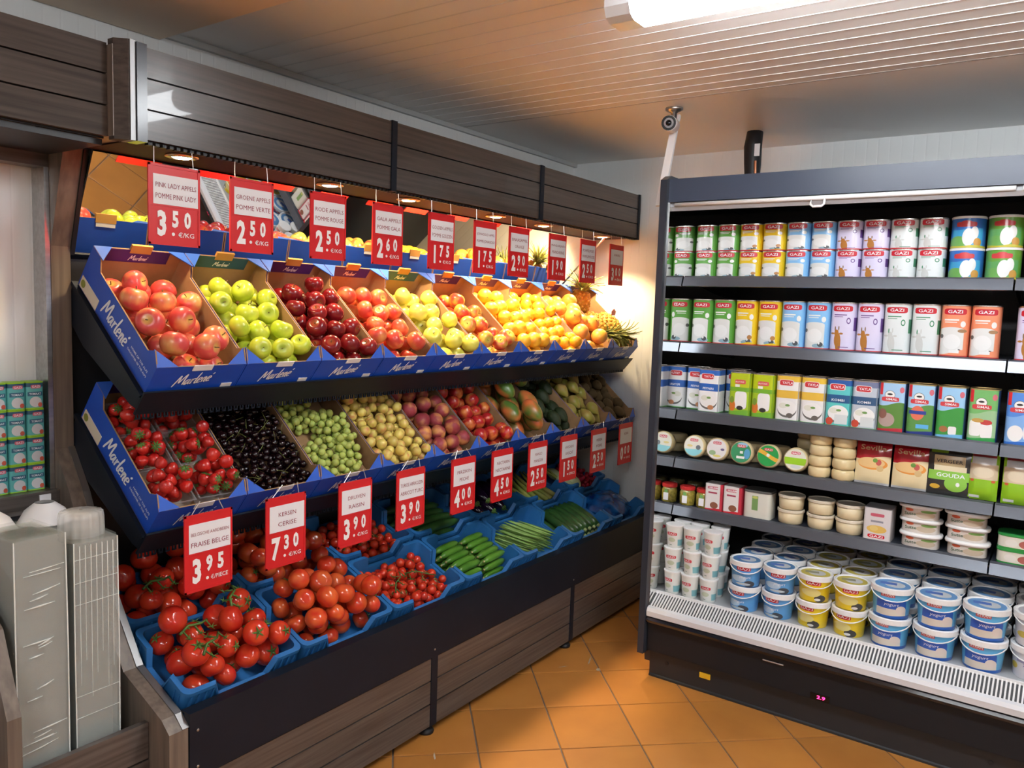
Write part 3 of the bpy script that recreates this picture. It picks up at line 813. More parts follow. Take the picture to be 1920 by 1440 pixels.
def place(parts, M, p, rot, scale, label, cat, group, name):
    """parts: [(name, mesh)], first is the body and carries the label"""
    Mx = M @ Matrix.Translation(p) @ rot.to_4x4() @ Matrix.Diagonal((*scale, 1))
    o = obj(name, parts[0][1], None, Mx)
    if WHERE: label = label.replace(' piled in ', ' in ').replace(' heaped in ', ' in ') + ', ' + where_words(p)
    tag(o, label, cat, group)
    for nm, me in parts[1:]: obj(nm, me, o)
    return o
def rrot(rng, tilt=1.0):
    e = Euler((rng.uniform(-1, 1) * tilt, rng.uniform(-1, 1) * tilt, rng.uniform(0, 2 * PI)))
    return e.to_matrix()

def apple_me(name, m, squash=0.9, dim=0.22, lobes=0.0, taper=0.1, n=18):
    b = MB(); pr = []
    K = 11
    for k in range(K + 1):
        t = PI * k / K
        r = math.sin(t) ** 0.9; z = -math.cos(t) * squash
        z += dim * math.exp(-(r / 0.33) ** 2) * (1 if k < K / 2 else -1) * (0.8 if k < K / 2 else 1.2)
        r *= 1 + taper * (z * 0.5)
        pr.append((max(r, 0.012), z))
    b.lathe(pr, n)
    if lobes:
        b.v = [(x * (1 + lobes * math.cos(5 * math.atan2(y, x)) * max(0, -z)), y * (1 + lobes * math.cos(5 * math.atan2(y, x)) * max(0, -z)), z) for x, y, z in b.v]
    return b.mesh(name, m, smooth=True)
def stem_me(r=0.035, z0=0.55, z1=0.98, bend=0.06):
    return MB().tube([(0, 0, z0), (bend * 0.4, 0, (z0 + z1) / 2), (bend, 0.03, z1)], [r, r, r * 1.35], 6).mesh('stem', M_stem, smooth=True)
STEM = stem_me()
def ball_me(name, m, sx=1, sz=1, n=14, k=8, groove=0.0, pit=0.0):
    b = MB(); pr = []
    for j in range(k + 1):
        t = PI * j / k; pr.append((max(math.sin(t) * sx, 0.01), -math.cos(t) * sz - (pit * math.exp(-((t - PI) / 0.35) ** 2))))
    b.lathe(pr, n)
    if groove:
        b.v = [(x * (1 - groove * math.exp(-(math.atan2(y, x) / 0.25) ** 2)), y, z) for x, y, z in b.v]
    return b.mesh(name, m, smooth=True)

m_pink = fruit_mat('pink_lady_skin', (0.66, 0.075, 0.07), (0.78, 0.38, 0.12), -0.35, pole=(0.7, 0.42, 0.1))
m_greenA = fruit_mat('green_apple_skin', (0.42, 0.55, 0.03), (0.55, 0.62, 0.06), 0.0, pole=(0.3, 0.42, 0.03), rnd=0.08)
m_redA = fruit_mat('red_apple_skin', (0.15, 0.005, 0.010), (0.25, 0.012, 0.014), -0.2, rough=0.22, pole=(0.25, 0.06, 0.02))
m_gala = fruit_mat('gala_skin', (0.55, 0.05, 0.035), (0.72, 0.26, 0.08), -0.2, pole=(0.7, 0.4, 0.12))
m_gold = fruit_mat('golden_apple_skin', (0.62, 0.6, 0.08), (0.7, 0.64, 0.13), 0.0, pole=(0.45, 0.45, 0.05), rnd=0.06)
m_jona = fruit_mat('jonagold_skin', (0.70, 0.50, 0.07), (0.50, 0.05, 0.03), 0.2, pole=(0.55, 0.5, 0.08))
m_orange = fruit_mat('orange_peel', (0.78, 0.36, 0.02), (0.85, 0.45, 0.025), 0.0, rough=0.42, rnd=0.06, speck=16)
m_mand = fruit_mat('mandarin_peel', (0.80, 0.33, 0.015), (0.85, 0.42, 0.02), 0.0, rough=0.4, rnd=0.06, speck=16)
m_grapefr = fruit_mat('grapefruit_peel', (0.82, 0.42, 0.06), (0.75, 0.25, 0.06), -0.1, rough=0.42, rnd=0.06, speck=16)
A_ME = {'pink': apple_me('apple', m_pink), 'green': apple_me('apple', m_greenA), 'red': apple_me('apple', m_redA, 0.95, 0.24, 0.07, 0.2),
        'gala': apple_me('apple', m_gala), 'gold': apple_me('apple', m_gold, 0.97), 'jona': apple_me('apple', m_jona)}
O_ME = ball_me('orange', m_orange, 1, 0.96, 18, 10, pit=0.03); MA_ME = ball_me('mandarin', m_mand, 1, 0.84, 16, 9, pit=0.05); G_ME = ball_me('grapefruit', m_grapefr, 1, 0.94, 18, 10)
button = MB().lathe([(0.0, 0.93), (0.08, 0.97), (0.05, 1.0), (0.01, 1.01)], 6).mesh('stem_button', M_green)

IN = 0.006                                             # board thickness allowance
def fill_box(ti, i, r, n, seed, make, wmax=None, vmax=None, u0=0.0, u1=None, bias=0.0, rv=0.08, z0=0.005):
    Wd = (u1 if u1 is not None else BOX_W - 2 * IN - 0.003) - u0
    P = layered(Wd, BOX_L - 2 * IN, r, -n, seed, vmax) if n < 0 else heap(Wd, BOX_L - 2 * IN, r, n, seed, vmax=vmax, bias=bias, rv=rv, tries=400)
    M = BOXES[(ti, i)] @ Matrix.Translation((IN + u0, IN, z0))
    rng = random.Random(seed); global WHERE
    WHERE = (Wd, BOX_L - 2 * IN, r * 1.9) if r > 0.03 else None
    for p in P: make(M, Vector(p[:3]), p[3], rng)
    WHERE = None

def apple_maker(me, label, group, squash=1.0, stem=True):
    def mk(M, p, r, rng):
        place([('apple', me), ('stem', STEM)] if stem else [('apple', me)], M, p, rrot(rng, 0.9), (r * 0.955, r * 0.955, r * 0.955 * squash), label, 'apple', group, 'apple')
    return mk
AP = [('pink', 0.0405, -9, 'rosy pink and yellow apple piled in the first upper carton', 'rosy pink apples in their carton'),
      ('green', 0.037, -12, 'bright green apple piled in the second upper carton', 'green apples in their carton'),
      ('red', 0.0365, -13, 'glossy dark red apple piled in the third upper carton', 'dark red apples in their carton'),
      ('gala', 0.0372, -12, 'red and orange blushed apple in the fourth upper carton', 'orange-red apples in their carton'),
      ('gold', 0.0385, -11, 'pale yellow apple piled in the fifth upper carton', 'pale yellow apples in their carton'),
      ('jona', 0.039, -10, 'yellow apple with red blush in the sixth upper carton', 'yellow and red apples in their carton')]
for i, (k, r, n, lb, gr) in enumerate(AP): fill_box(0, i, r, n, 11 + i, apple_maker(A_ME[k], lb, gr), vmax=BOX_L - 0.045)
def citrus(me, name, label, group):
    return lambda M, p, r, rng: place([(name, me), ('stem_button', button)], M, p, rrot(rng, 1.2), (r * 0.985,) * 3, label, name, group, name)
fill_box(0, 6, 0.0375, -14, 21, citrus(O_ME, 'orange', 'bright orange piled in the seventh upper carton', 'oranges in their carton'))
fill_box(0, 7, 0.0325, -18, 22, citrus(MA_ME, 'mandarin', 'small mandarin piled in the eighth upper carton', 'mandarins in their carton'))
fill_box(0, 8, 0.0435, -8, 23, citrus(G_ME, 'grapefruit', 'large orange-pink grapefruit piled in the ninth upper carton', 'grapefruit in their carton'))

# pineapples: body of raised eyes with a leaf crown
def pineapple_parts():
    mb = mat('pineapple_skin', (0.5, 0.28, 0.04), 0.55, nscale=(40, 40, 40), col2=(0.32, 0.16, 0.02), rnd=0.1)
    me_eye = mat('pineapple_eye', (0.62, 0.40, 0.06), 0.5, nscale=(60, 60, 60), col2=(0.4, 0.22, 0.03))
    b = MB(); b.lathe([(0.02, 0), (0.042, 0.006), (0.057, 0.04), (0.060, 0.08), (0.055, 0.125), (0.040, 0.155), (0.015, 0.165)], 20)
    body = b.mesh('pineapple', mb, smooth=True)
    b = MB()
    for j in range(9):
        z = 0.016 + j * 0.0165; r = 0.0605 * math.sqrt(max(0.05, 1 - ((z - 0.078) / 0.098) ** 2)) 
        for k in range(10):
            a = 2 * PI * (k + 0.5 * (j % 2)) / 10
            Mx = Matrix.Translation((r * math.cos(a), r * math.sin(a), z)) @ Matrix.Rotation(a, 4, 'Z') @ Matrix.Rotation(PI / 2, 4, 'Y')
            b.lathe([(0.0105, -0.004), (0.0095, 0.002), (0.005, 0.005), (0.001, 0.0075)], 6, M=Mx)
    eyes = b.mesh('eyes', me_eye)
    b = MB(); rng = random.Random(5)
    for j in range(34):
        a = j * 2.399; f = j / 34; tilt = 1.25 - 1.1 * f; L = 0.07 + 0.075 * (1 - abs(f - 0.5))
        M = Matrix.Translation((0, 0, 0.155)) @ Matrix.Rotation(a, 4, 'Z')
        pts = []
        for q in range(5):
            s = q / 4; th = tilt * (0.55 + 0.6 * s)
            pts.append(Vector((0.010 + math.sin(th) * L * s, 0, math.cos(th) * L * s)))
        o = len(b.v)
        for q, p in enumerate(pts):
            w = 0.011 * (1 - (q / 4) ** 1.6) + 0.0006
            for sgn in (-1, 1): b.v.append(tuple(M @ (p + Vector((0, sgn * w, 0.003)))))
            b.v.append(tuple(M @ (p + Vector((0, 0, -0.001)))))
        for q in range(4):
            c0, c1 = o + 3 * q, o + 3 * q + 3
            b.f += [[c0, c0 + 2, c1 + 2, c1], [c0 + 2, c0 + 1, c1 + 1, c1 + 2], [c0 + 1, c0, c1, c1 + 1]]; b.m += [0, 0, 0]
    crown = b.mesh('crown', mat('pineapple_leaf', (0.2, 0.25, 0.06), 0.5, nscale=(30, 30, 30), col2=(0.36, 0.36, 0.1)), smooth=True)
    return body, eyes, crown
pb, pe, pc = pineapple_parts()
PIN = [((0.100, 0.355, 0.085), (-0.40, 0.0, 0.3), 'pineapple at the back of the last carton with its leafy crown upright'),
       ((0.071, 0.195, 0.075), (1.42, 0.0, 0.0), 'golden pineapple lying in the middle of the last carton'),
       ((0.206, 0.190, 0.078), (1.42, 0.0, 0.0), 'darker pineapple against the end wall in the last carton')]
for p, e, lb in PIN:
    o = obj('pineapple', pb, None, BOXES[(0, 9)] @ Matrix.Translation(p) @ Euler(e).to_matrix().to_4x4() @ Matrix.Diagonal((0.93, 0.93, 0.93, 1)) @ Matrix.Translation((0, 0, -0.08)))
    tag(o, lb, 'pineapple', 'pineapples'); obj('eyes', pe, o); obj('crown', pc, o)
# red fold-over fruit tag on the wall-side pineapple
tg = MB().prism([(-0.02, 0), (0.02, 0), (0.024, 0.022), (0, 0.036), (-0.024, 0.022)], -0.001, 0.001, 'y').build('fruit_tag', mat('dull_red_tag', (0.35, 0.05, 0.05), 0.5))
tg.matrix_world = BOXES[(0, 9)] @ Matrix.Translation((0.206, 0.20, 0.142)) @ Matrix.Rotation(-0.6, 4, 'X')
tag(tg, 'small dull red paper tag standing on the wall-side pineapple', 'tag')

# ---- lower tier
# strawberries in clear punnets
M_punnet = mat('clear_punnet', (0.75, 0.78, 0.8), 0.08, alpha=0.22, spec=0.8)
def punnet_me():
    b = MB(); a, c, h, t = 0.062, 0.088, 0.045, 0.002
    sec = lambda s, z: [(sx * a * s, sy * c * s, z) for sx, sy in ((-1, -1), (1, -1), (1, 1), (-1, 1))]
    b.add(sec(0.86, 0) + sec(1.0, h) + sec(1.06, h + 0.001) + sec(1.06, h - 0.004),
          [(3, 2, 1, 0)] + [(i, (i + 1) % 4, (i + 1) % 4 + 4, i + 4) for i in range(4)] + [(i + 4, (i + 1) % 4 + 4, (i + 1) % 4 + 8, i + 8) for i in range(4)] + [(i + 8, (i + 1) % 4 + 8, (i + 1) % 4 + 12, i + 12) for i in range(4)])
    return b.mesh('punnet', M_punnet)
PUN = punnet_me()
def strawb_me():
    b = MB(); b.lathe([(0.02, -1.06), (0.40, -0.95), (0.82, -0.45), (1.0, 0.15), (0.92, 0.62), (0.5, 0.86), (0.05, 0.88)], 14)
    return b.mesh('strawberry', fruit_mat('strawberry_skin', (0.46, 0.010, 0.010), (0.58, 0.03, 0.02), 0.0, rough=0.26, speck=7), smooth=True)
def cap_me():
    b = MB()
    for k in range(8):
        a = 2 * PI * k / 8; M = Matrix.Rotation(a, 4, 'Z')
        pts = [(0.05, -0.12, 0.90), (0.05, 0.12, 0.90), (0.55, 0.14, 0.93), (0.55, -0.14, 0.93), (0.95, 0, 0.80), (0.3, 0, 1.0)]
        b.add([M @ Vector(p) for p in pts], [(0, 3, 5), (3, 4, 5), (4, 2, 5), (2, 1, 5), (1, 0, 5), (0, 1, 2, 4, 3)])
    return b.mesh('leaf_cap', M_green)
SB, CAP = strawb_me(), cap_me()
rng = random.Random(3)
PL = ['rear left', 'rear right', 'middle left', 'middle right', 'front left', 'front right']
for k in range(6):
    cx, cy = (0.071, 0.204)[k % 2], 0.352 - 0.1295 * 0 - (k // 2) * 0.0
    cx = 0.071 if k % 2 == 0 else 0.206
    cy = 0.352 - (k // 2) * 0.131
    Mp = BOXES[(1, 0)] @ Matrix.Translation((cx, cy, 0.034)) @ Matrix.Rotation(PI / 2 * 0 + rng.uniform(-0.03, 0.03), 4, 'Z') @ Matrix.Diagonal((0.94, 0.68, 1, 1))
    o = obj('strawberry_punnet', PUN, None, Mp)
    tag(o, 'clear plastic punnet of strawberries, %s of six in the carton' % PL[k], 'punnet', 'strawberry punnets')
    Hh = heap(0.108, 0.112, 0.0185, 17, 40 + k, rv=0.12)
    for q in Hh:
        place([('strawberry', SB)] + ([('leaf_cap', CAP)] if rng.random() < 0.4 else []), BOXES[(1, 0)] @ Matrix.Translation((cx - 0.054, cy - 0.056, 0.036)), Vector(q[:3]), rrot(rng, 1.3), (q[3],) * 3,
              'ripe red strawberry in the %s punnet' % PL[k], 'strawberry', 'strawberries in the %s punnet' % PL[k], 'strawberry')
# black cherries
CH = ball_me('cherry', fruit_mat('cherry_skin', (0.005, 0.0015, 0.003), (0.012, 0.002, 0.004), 0.0, rough=0.14, rnd=0.2), 1, 0.93, 10, 6, pit=-0.12)
CST = MB().tube([(0, 0, 0.8), (0.4, 0.2, 2.0), (1.2, 0.5, 3.2)], [0.09, 0.07, 0.1], 5).mesh('stalk', mat('cherry_stalk', (0.12, 0.14, 0.03), 0.6), smooth=True)
MB_ = lambda ti, i: BOXES[(ti, i)]
BASEH = 0.052
def false_floor(ti, i, h):
    """folded carton insert that lifts the fruit towards the rim"""
    o = MB().box(0.008, BOX_W - 0.011, 0.008, BOX_L - 0.008, 0.0045, h).build('carton_insert', M_card)
    o.matrix_world = BOXES[(ti, i)]
    tag(o, 'plain brown carton insert under the %s' % FILL[ti][i], 'carton insert'); return o
for i, h in ((1, 0.05), (2, 0.035), (3, 0.045)): false_floor(1, i, h)
for k, q in enumerate(heap(BOX_W - 0.022, BOX_L - 0.02, 0.0125, 290, 51, tries=50, rv=0.08)):
    rr_ = rrot(rng, 1.2)
    place([('cherry', CH)] + ([('stalk', CST)] if k > 190 and k % 3 == 0 else []), BOXES[(1, 1)] @ Matrix.Translation((0.010, 0.010, 0.0505)), Vector(q[:3]), rr_, (q[3],) * 3,
          'glossy black cherry in the second lower carton', 'cherry', 'black cherries in their carton', 'cherry')
# grapes: three bunches
GR = ball_me('grape', mat('green_grape', (0.44, 0.52, 0.13), 0.22, rnd=0.12, sss=0.25, spec=0.5), 0.98, 0.98, 10, 7)
GST = mat('grape_stalk', (0.2, 0.17, 0.05), 0.7)
for bi, (cx, cy, sx, sy, n, lb) in enumerate([(0.085, 0.325, 0.075, 0.10, 84, 'bunch of green grapes at the back of the third lower carton'),
                                              (0.19, 0.20, 0.075, 0.09, 78, 'bunch of green grapes in the middle of the third lower carton'),
                                              (0.13, 0.095, 0.115, 0.085, 92, 'wide bunch of green grapes at the front of the third lower carton')]):
    t = thing('grape_bunch', lb, 'grapes', (0, 0, 0), group='bunches of green grapes')
    t.matrix_world = BOXES[(1, 2)] @ Matrix.Translation((cx, cy, 0.0362))
    Hh = heap(2 * sx, 2 * sy, 0.0137, n, 60 + bi, rv=0.1)
    for q in Hh:
        d = ((q[0] - sx) / sx) ** 2 + ((q[1] - sy) / sy) ** 2
        if d > 1.0: continue
        obj('grape', GR, t, Matrix.Translation((q[0] - sx, q[1] - sy, q[2])) @ rrot(rng, 1.5).to_4x4() @ Matrix.Diagonal((q[3], q[3], q[3], 1)))
    MB().tube([(-sx * 0.4, sy * 0.6, 0.045), (0, 0.02, 0.05), (0.01, -0.03, 0.04)], [0.0025, 0.002, 0.0015], 5).build('stalk', GST, t)
# apricots, peaches, nectarines
m_apr = fruit_mat('apricot_skin', (0.70, 0.56, 0.13), (0.62, 0.22, 0.10), -0.45, rough=0.42)
m_pea = fruit_mat('peach_skin', (0.30, 0.035, 0.05), (0.74, 0.34, 0.09), -0.35, rough=0.62, streak=3)
m_nec = fruit_mat('nectarine_skin', (0.44, 0.015, 0.02), (0.78, 0.27, 0.06), -0.4, rough=0.25, streak=4)
APR, PEA, NEC = [ball_me(nm, m, 1, 0.95, 16, 9, groove=0.10, pit=-0.13) for nm, m in (('apricot', m_apr), ('peach', m_pea), ('nectarine', m_nec))]
def simple(me, name, label, group, tilt=1.3, sq=1.0):
    return lambda M, p, r, rng: place([(name, me)], M, p, rrot(rng, tilt), (r, r, r * sq), label, name, group, name)
fill_box(1, 3, 0.0195, 120, 71, simple(APR, 'apricot', 'small yellow apricot with pink blush in the fourth lower carton', 'apricots in their carton'), z0=0.0455)
fill_box(1, 4, 0.0335, -16, 72, simple(PEA, 'peach', 'dusky red and orange peach in the fifth lower carton', 'peaches in their carton'))
fill_box(1, 5, 0.032, -17, 73, simple(NEC, 'nectarine', 'shiny red nectarine in the sixth lower carton', 'nectarines in their carton'))
# mangoes
def egg_me(name, m, top=0.85, n=16, bend=0.0, neck=0.0):
    b = MB(); pr = []
    for j in range(13):
        t = PI * j / 12; z = -math.cos(t); r = math.sin(t) * (1 - (1 - top) * (z + 1) / 2)
        if neck: r *= 1 - neck * max(0, z) ** 1.2
        pr.append((max(r, 0.015), z))
    b.lathe(pr, n); b.v = [(x + bend * z * z, y, z) for x, y, z in b.v]
    return b.mesh(name, m, smooth=True)
m_man = fruit_mat('mango_skin', (0.08, 0.17, 0.03), (0.66, 0.16, 0.05), -0.1, rough=0.3, streak=2)
MAN = egg_me('mango', m_man, 0.8, bend=0.05)
m_avo = mat('avocado_skin', (0.012, 0.028, 0.012), 0.38, bump=0.5, nscale=(120, 120, 120), col2=(0.03, 0.05, 0.015))
AVO = egg_me('avocado', m_avo, 0.7, neck=0.15)
m_pear = fruit_mat('pear_skin', (0.36, 0.36, 0.06), (0.42, 0.28, 0.08), -0.1, rough=0.45, streak=2)
PEAR = egg_me('pear', m_pear, 0.85, neck=0.55)
m_kiwi = mat('kiwi_skin', (0.13, 0.085, 0.035), 0.75, nscale=(150, 150, 150), col2=(0.08, 0.05, 0.02), bump=0.4)
KIWI = egg_me('kiwi', m_kiwi, 0.98)
def oval_fill(ti, i, me, name, r, ln, n, seed, label, group, extra=None, vmax=None):
    kk = ln / r; P = heap(BOX_W - 0.02, (BOX_L - 0.02) / kk, r * 1.03, n, seed, rv=0.0, vmax=vmax / kk if vmax else None, tries=400)
    P[:, 1] *= kk
    rg = random.Random(seed); global WHERE
    WHERE = (BOX_W, BOX_L, r * 1.9) if r > 0.03 else None
    for q in P:
        rot = Euler((PI / 2 * rg.choice((-1, 1)), 0, 0)).to_matrix() @ Matrix.Rotation(rg.uniform(0, 6.28), 3, 'Z')
        place([(name, me)] + (extra or []), BOXES[(ti, i)] @ Matrix.Translation((0.009, 0.009, 0.005)), Vector(q[:3]), rot, (r * 0.97, r * 0.97, ln * 0.97), label, name, group, name)
    WHERE = None
oval_fill(1, 6, MAN, 'mango', 0.044, 0.062, 15, 81, 'green and orange mango in the seventh lower carton', 'mangoes in their carton')
oval_fill(1, 7, AVO, 'avocado', 0.035, 0.047, 19, 82, 'dark green avocado in the eighth lower carton', 'avocados in their carton', vmax=0.40)
PST = MB().tube([(0, 0, 0.9), (0.02, 0, 1.0)], 0.08, 5).mesh('stem', M_stem)
oval_fill(1, 8, PEAR, 'pear', 0.031, 0.044, 30, 83, 'green-brown pear in the ninth lower carton', 'pears in their carton', [('stem', PST)])
oval_fill(1, 9, KIWI, 'kiwi', 0.025, 0.033, 52, 84, 'brown fuzzy kiwi in the tenth lower carton', 'kiwis in their carton')

# ---- base crates
m_tom = fruit_mat('tomato_skin', (0.55, 0.022, 0.012), (0.62, 0.05, 0.016), 0.0, rough=0.16, streak=1, rnd=0.1)
m_tom2 = fruit_mat('orange_tomato_skin', (0.56, 0.038, 0.014), (0.63, 0.11, 0.026), -0.1, rough=0.16, streak=1, rnd=0.12)
TOM = apple_me('tomato', m_tom, 0.86, 0.10, 0.03, 0.0); TOM2 = apple_me('tomato', m_tom2, 0.86, 0.10, 0.03, 0.0)
CTM = ball_me('cherry_tomato', m_tom, 1, 0.97, 12, 7)
def calyx_me(z, L):
    b = MB()
    for k in range(5):
        M = Matrix.Rotation(2 * PI * k / 5, 4, 'Z')
        b.add([M @ Vector(p) for p in ((0, -0.08, z), (0, 0.08, z), (L * 0.5, 0.07, z + 0.07), (L * 0.5, -0.07, z + 0.07), (L, 0, z + 0.02), (L * 0.5, 0, z + 0.12))],
              [(0, 3, 5), (1, 5, 2), (3, 4, 5), (4, 2, 5), (0, 5, 1), (0, 1, 2, 4, 3)])
    b.tube([(0, 0, z), (0.02, 0, z + 0.35)], 0.06, 5)
    return b.mesh('calyx', M_green)
CAL = calyx_me(0.80, 0.55); CALS = calyx_me(0.93, 0.7)
TOPS = {}
def crate_fill(row, i, r, n, seed, make, u0=0.027, u1=CRW - 0.027, vm=CRD - 0.02, tries=60, rv=0.1):
    P = heap(u1 - u0, CRD - 0.044, r, n, seed, tries=200, rv=rv)
    TOPS[(row, i)] = [(q[0] + u0, q[1] + 0.022, q[2] + 0.007, q[3]) for q in P]
    M = CRATES[(row, i)] @ Matrix.Translation((u0, 0.022, 0.007)); rg = random.Random(seed); global WHERE
    WHERE = (u1 - u0, CRD - 0.044, r * 1.9) if r > 0.03 else None
    for q in P: make(M, Vector(q[:3]), q[3], rg)
    WHERE = None
def tomato_maker(me, label, group, p_cal):
    def mk(M, p, r, rg): place([('tomato', me)] + ([('calyx', CAL)] if rg.random() < p_cal else []), M, p, rrot(rg, 1.1), (r, r, r), label, 'tomato', group, 'tomato')
    return mk
crate_fill(0, 0, 0.0365, 27, 91, tomato_maker(TOM, 'red vine tomato in the first front crate', 'vine tomatoes in the first front crate', 0.45))
crate_fill(1, 0, 0.0365, 27, 92, tomato_maker(TOM, 'red vine tomato in the first rear crate', 'vine tomatoes in the first rear crate', 0.4))
crate_fill(0, 1, 0.0345, 37, 93, tomato_maker(TOM2, 'orange-red loose tomato in the second front crate', 'loose tomatoes in the second front crate', 0.3))
crate_fill(1, 1, 0.0355, 33, 94, tomato_maker(TOM2, 'orange-red loose tomato in the second rear crate', 'loose tomatoes in the second rear crate', 0.2))
def ct_maker(label, group):
    return lambda M, p, r, rg: place([('cherry_tomato', CTM)] + ([('calyx', CALS)] if rg.random() < 0.4 else []), M, p, rrot(rg, 1.2), (r, r, r), label, 'tomato', group, 'cherry_tomato')
crate_fill(0, 2, 0.0175, 110, 95, ct_maker('small cherry tomato in the third front crate', 'cherry tomatoes in the third front crate'))
crate_fill(1, 2, 0.0175, 100, 96, ct_maker('small cherry tomato in the third rear crate', 'cherry tomatoes in the third rear crate'))
# green trusses lying on the vine tomatoes
def truss(M, p, yaw, L, label, grp, r=0.0035):
    b = MB(); rg = random.Random(int(p[0] * 9000))
    main = [Vector((-L / 2, 0, 0)), Vector((-L / 6, 0.008, 0.008)), Vector((L / 6, -0.006, 0.009)), Vector((L / 2, 0.003, 0))]
    b.tube(main, [r * 1.2, r, r, r * 0.8], 6)
    for k in range(5):
        s = -L * 0.4 + k * L * 0.2; sg = 1 if k % 2 else -1
        e = Vector((s + 0.006, sg * 0.022, -0.008)); b.tube([(s, 0, 0.006), e], [r * 0.8, r * 0.6], 5)
        for q in range(5):
            a = q * 1.257 + rg.random(); b.tube([e, e + Vector((math.cos(a) * 0.014, math.sin(a) * 0.014, 0.004))], [r * 0.6, 0.0008], 4)
    o = b.build('vine_truss', M_green, None, smooth=True); o.matrix_world = M @ Matrix.Translation(p) @ Matrix.Rotation(yaw, 4, 'Z')
    tag(o, label, 'tomato vine', grp)
for row, i, p, yw, lb in [(0, 0, (0.10, 0.07, 0.108), 0.6, 'green tomato vine at the front left of the first front crate'), (0, 0, (0.29, 0.10, 0.110), -0.3, 'green tomato vine on the right of the first front crate'),
                          (0, 0, (0.25, 0.205, 0.108), 1.0, 'green tomato vine at the back of the first front crate'), (0, 0, (0.11, 0.165, 0.106), 0.2, 'green tomato vine on the left of the first front crate'),
                          (1, 0, (0.12, 0.085, 0.105), 0.2, 'green tomato vine on the left of the first rear crate'), (1, 0, (0.29, 0.075, 0.105), 0.4, 'green tomato vine on the right of the first rear crate'),
                          (0, 2, (0.13, 0.12, 0.080), 0.7, 'thin green vine on the left of the front cherry tomatoes'), (0, 2, (0.26, 0.12, 0.080), -0.5, 'thin green vine on the right of the front cherry tomatoes'),
                          (1, 2, (0.2, 0.1, 0.078), 0.2, 'thin green vine on the rear cherry tomatoes')]:
    zt = max([q[2] + q[3] * 0.75 for q in TOPS[(row, i)] if math.hypot(q[0] - p[0], q[1] - p[1]) < 0.045] or [p[2]])
    truss(CRATES[(row, i)], (p[0], p[1], zt + 0.009), yw, 0.10 if i == 0 else 0.13, lb, 'tomato vines', 0.0035 if i == 0 else 0.002)
# cucumbers, courgettes, aubergines
def cuke_me(name, m, L, r, bend, tip=0.35, n=12, blossom=None):
    b = MB(); pts = []; rad = []
    for k in range(9):
        s = k / 8; pts.append((-L / 2 + L * s, 0, bend * (1 - (2 * s - 1) ** 2))); rad.append(r * (1 - (1 - tip) * abs(2 * s - 1) ** 5))
    b.tube(pts, rad, n); return b.mesh(name, m, smooth=True)
m_cuc = fruit_mat('cucumber_skin', (0.06, 0.20, 0.018), (0.10, 0.27, 0.03), -0.1, rough=0.3, streak=3, k_=20)
m_luc = fruit_mat('long_cucumber_skin', (0.018, 0.06, 0.014), (0.03, 0.10, 0.02), -0.1, rough=0.3, streak=3, k_=20)
m_cou = fruit_mat('courgette_skin', (0.018, 0.065, 0.014), (0.035, 0.11, 0.025), -0.1, rough=0.28, streak=3, k_=20)
m_aub = mat('aubergine_skin', (0.010, 0.003, 0.014), 0.12)
CUC = cuke_me('cucumber', m_cuc, 0.15, 0.0155, 0.004); LUC = cuke_me('cucumber', m_luc, 0.25, 0.021, 0.006); COU = cuke_me('courgette', m_cou, 0.21, 0.0205, 0.005, 0.6)
CUCT = MB().tube([(-0.078, 0, 0), (-0.070, 0, 0.001)], [0.004, 0.0065], 6).mesh('blossom_end', mat('cucumber_tip', (0.55, 0.45, 0.2), 0.6))
COUT = MB().tube([(0.100, 0, 0), (0.119, 0, 0.001)], [0.011, 0.008], 6).mesh('stalk_end', mat('courgette_stalk', (0.32, 0.40, 0.16), 0.6))
rg = random.Random(12)
k = 0
for layer in range(3):
    for r_ in range(7 - layer):
        for c_ in range(2):
            u = 0.112 + c_ * 0.164 + rg.uniform(-0.003, 0.003) + (layer % 2) * 0.005
            v = 0.046 + r_ * 0.0325 + layer * 0.0163
            place([('cucumber', CUC), ('blossom_end', CUCT)], CRATES[(0, 3)], Vector((u, v, 0.024 + layer * 0.0305)), Euler((rg.uniform(-0.2, 0.2), 0, 0.06 + rg.uniform(-0.01, 0.01))).to_matrix(),
                  (1, 1, 1), 'short green cucumber in the fourth front crate, %s layer, %s half' % (['bottom', 'middle', 'top'][layer], ('left', 'right')[c_]), 'cucumber', 'short cucumbers in their crate', 'cucumber'); k += 1
for layer in range(2):
    for r_ in range(5):
        place([('cucumber', LUC)], CRATES[(1, 3)], Vector((0.195 + rg.uniform(-0.02, 0.02), 0.05 + r_ * 0.044, 0.03 + layer * 0.046)), Euler((0, 0, rg.uniform(-0.006, 0.006))).to_matrix(),
              (1.1, 1, 1), 'long dark cucumber in the fourth rear crate', 'cucumber', 'long cucumbers in their crate', 'cucumber')
for layer in range(2):
    for c_ in range(8 - layer):
        place([('courgette', COU), ('stalk_end', COUT)], CRATES[(0, 5)], Vector((0.052 + c_ * 0.0418 + layer * 0.0209, 0.141 + rg.uniform(-0.004, 0.004), 0.029 + layer * 0.038)), Euler((0, 0, -PI / 2)).to_matrix(),
              (0.93, 0.98, 0.98), 'dark green courgette in the sixth front crate', 'courgette', 'courgettes in their crate', 'courgette')
AUB = egg_me('aubergine', m_aub, 0.8, neck=0.35)
AUBC = MB().lathe([(0.42, 0.86), (0.3, 0.98), (0.08, 1.02), (0.07, 1.2)], 8).mesh('stalk_cap', M_green)
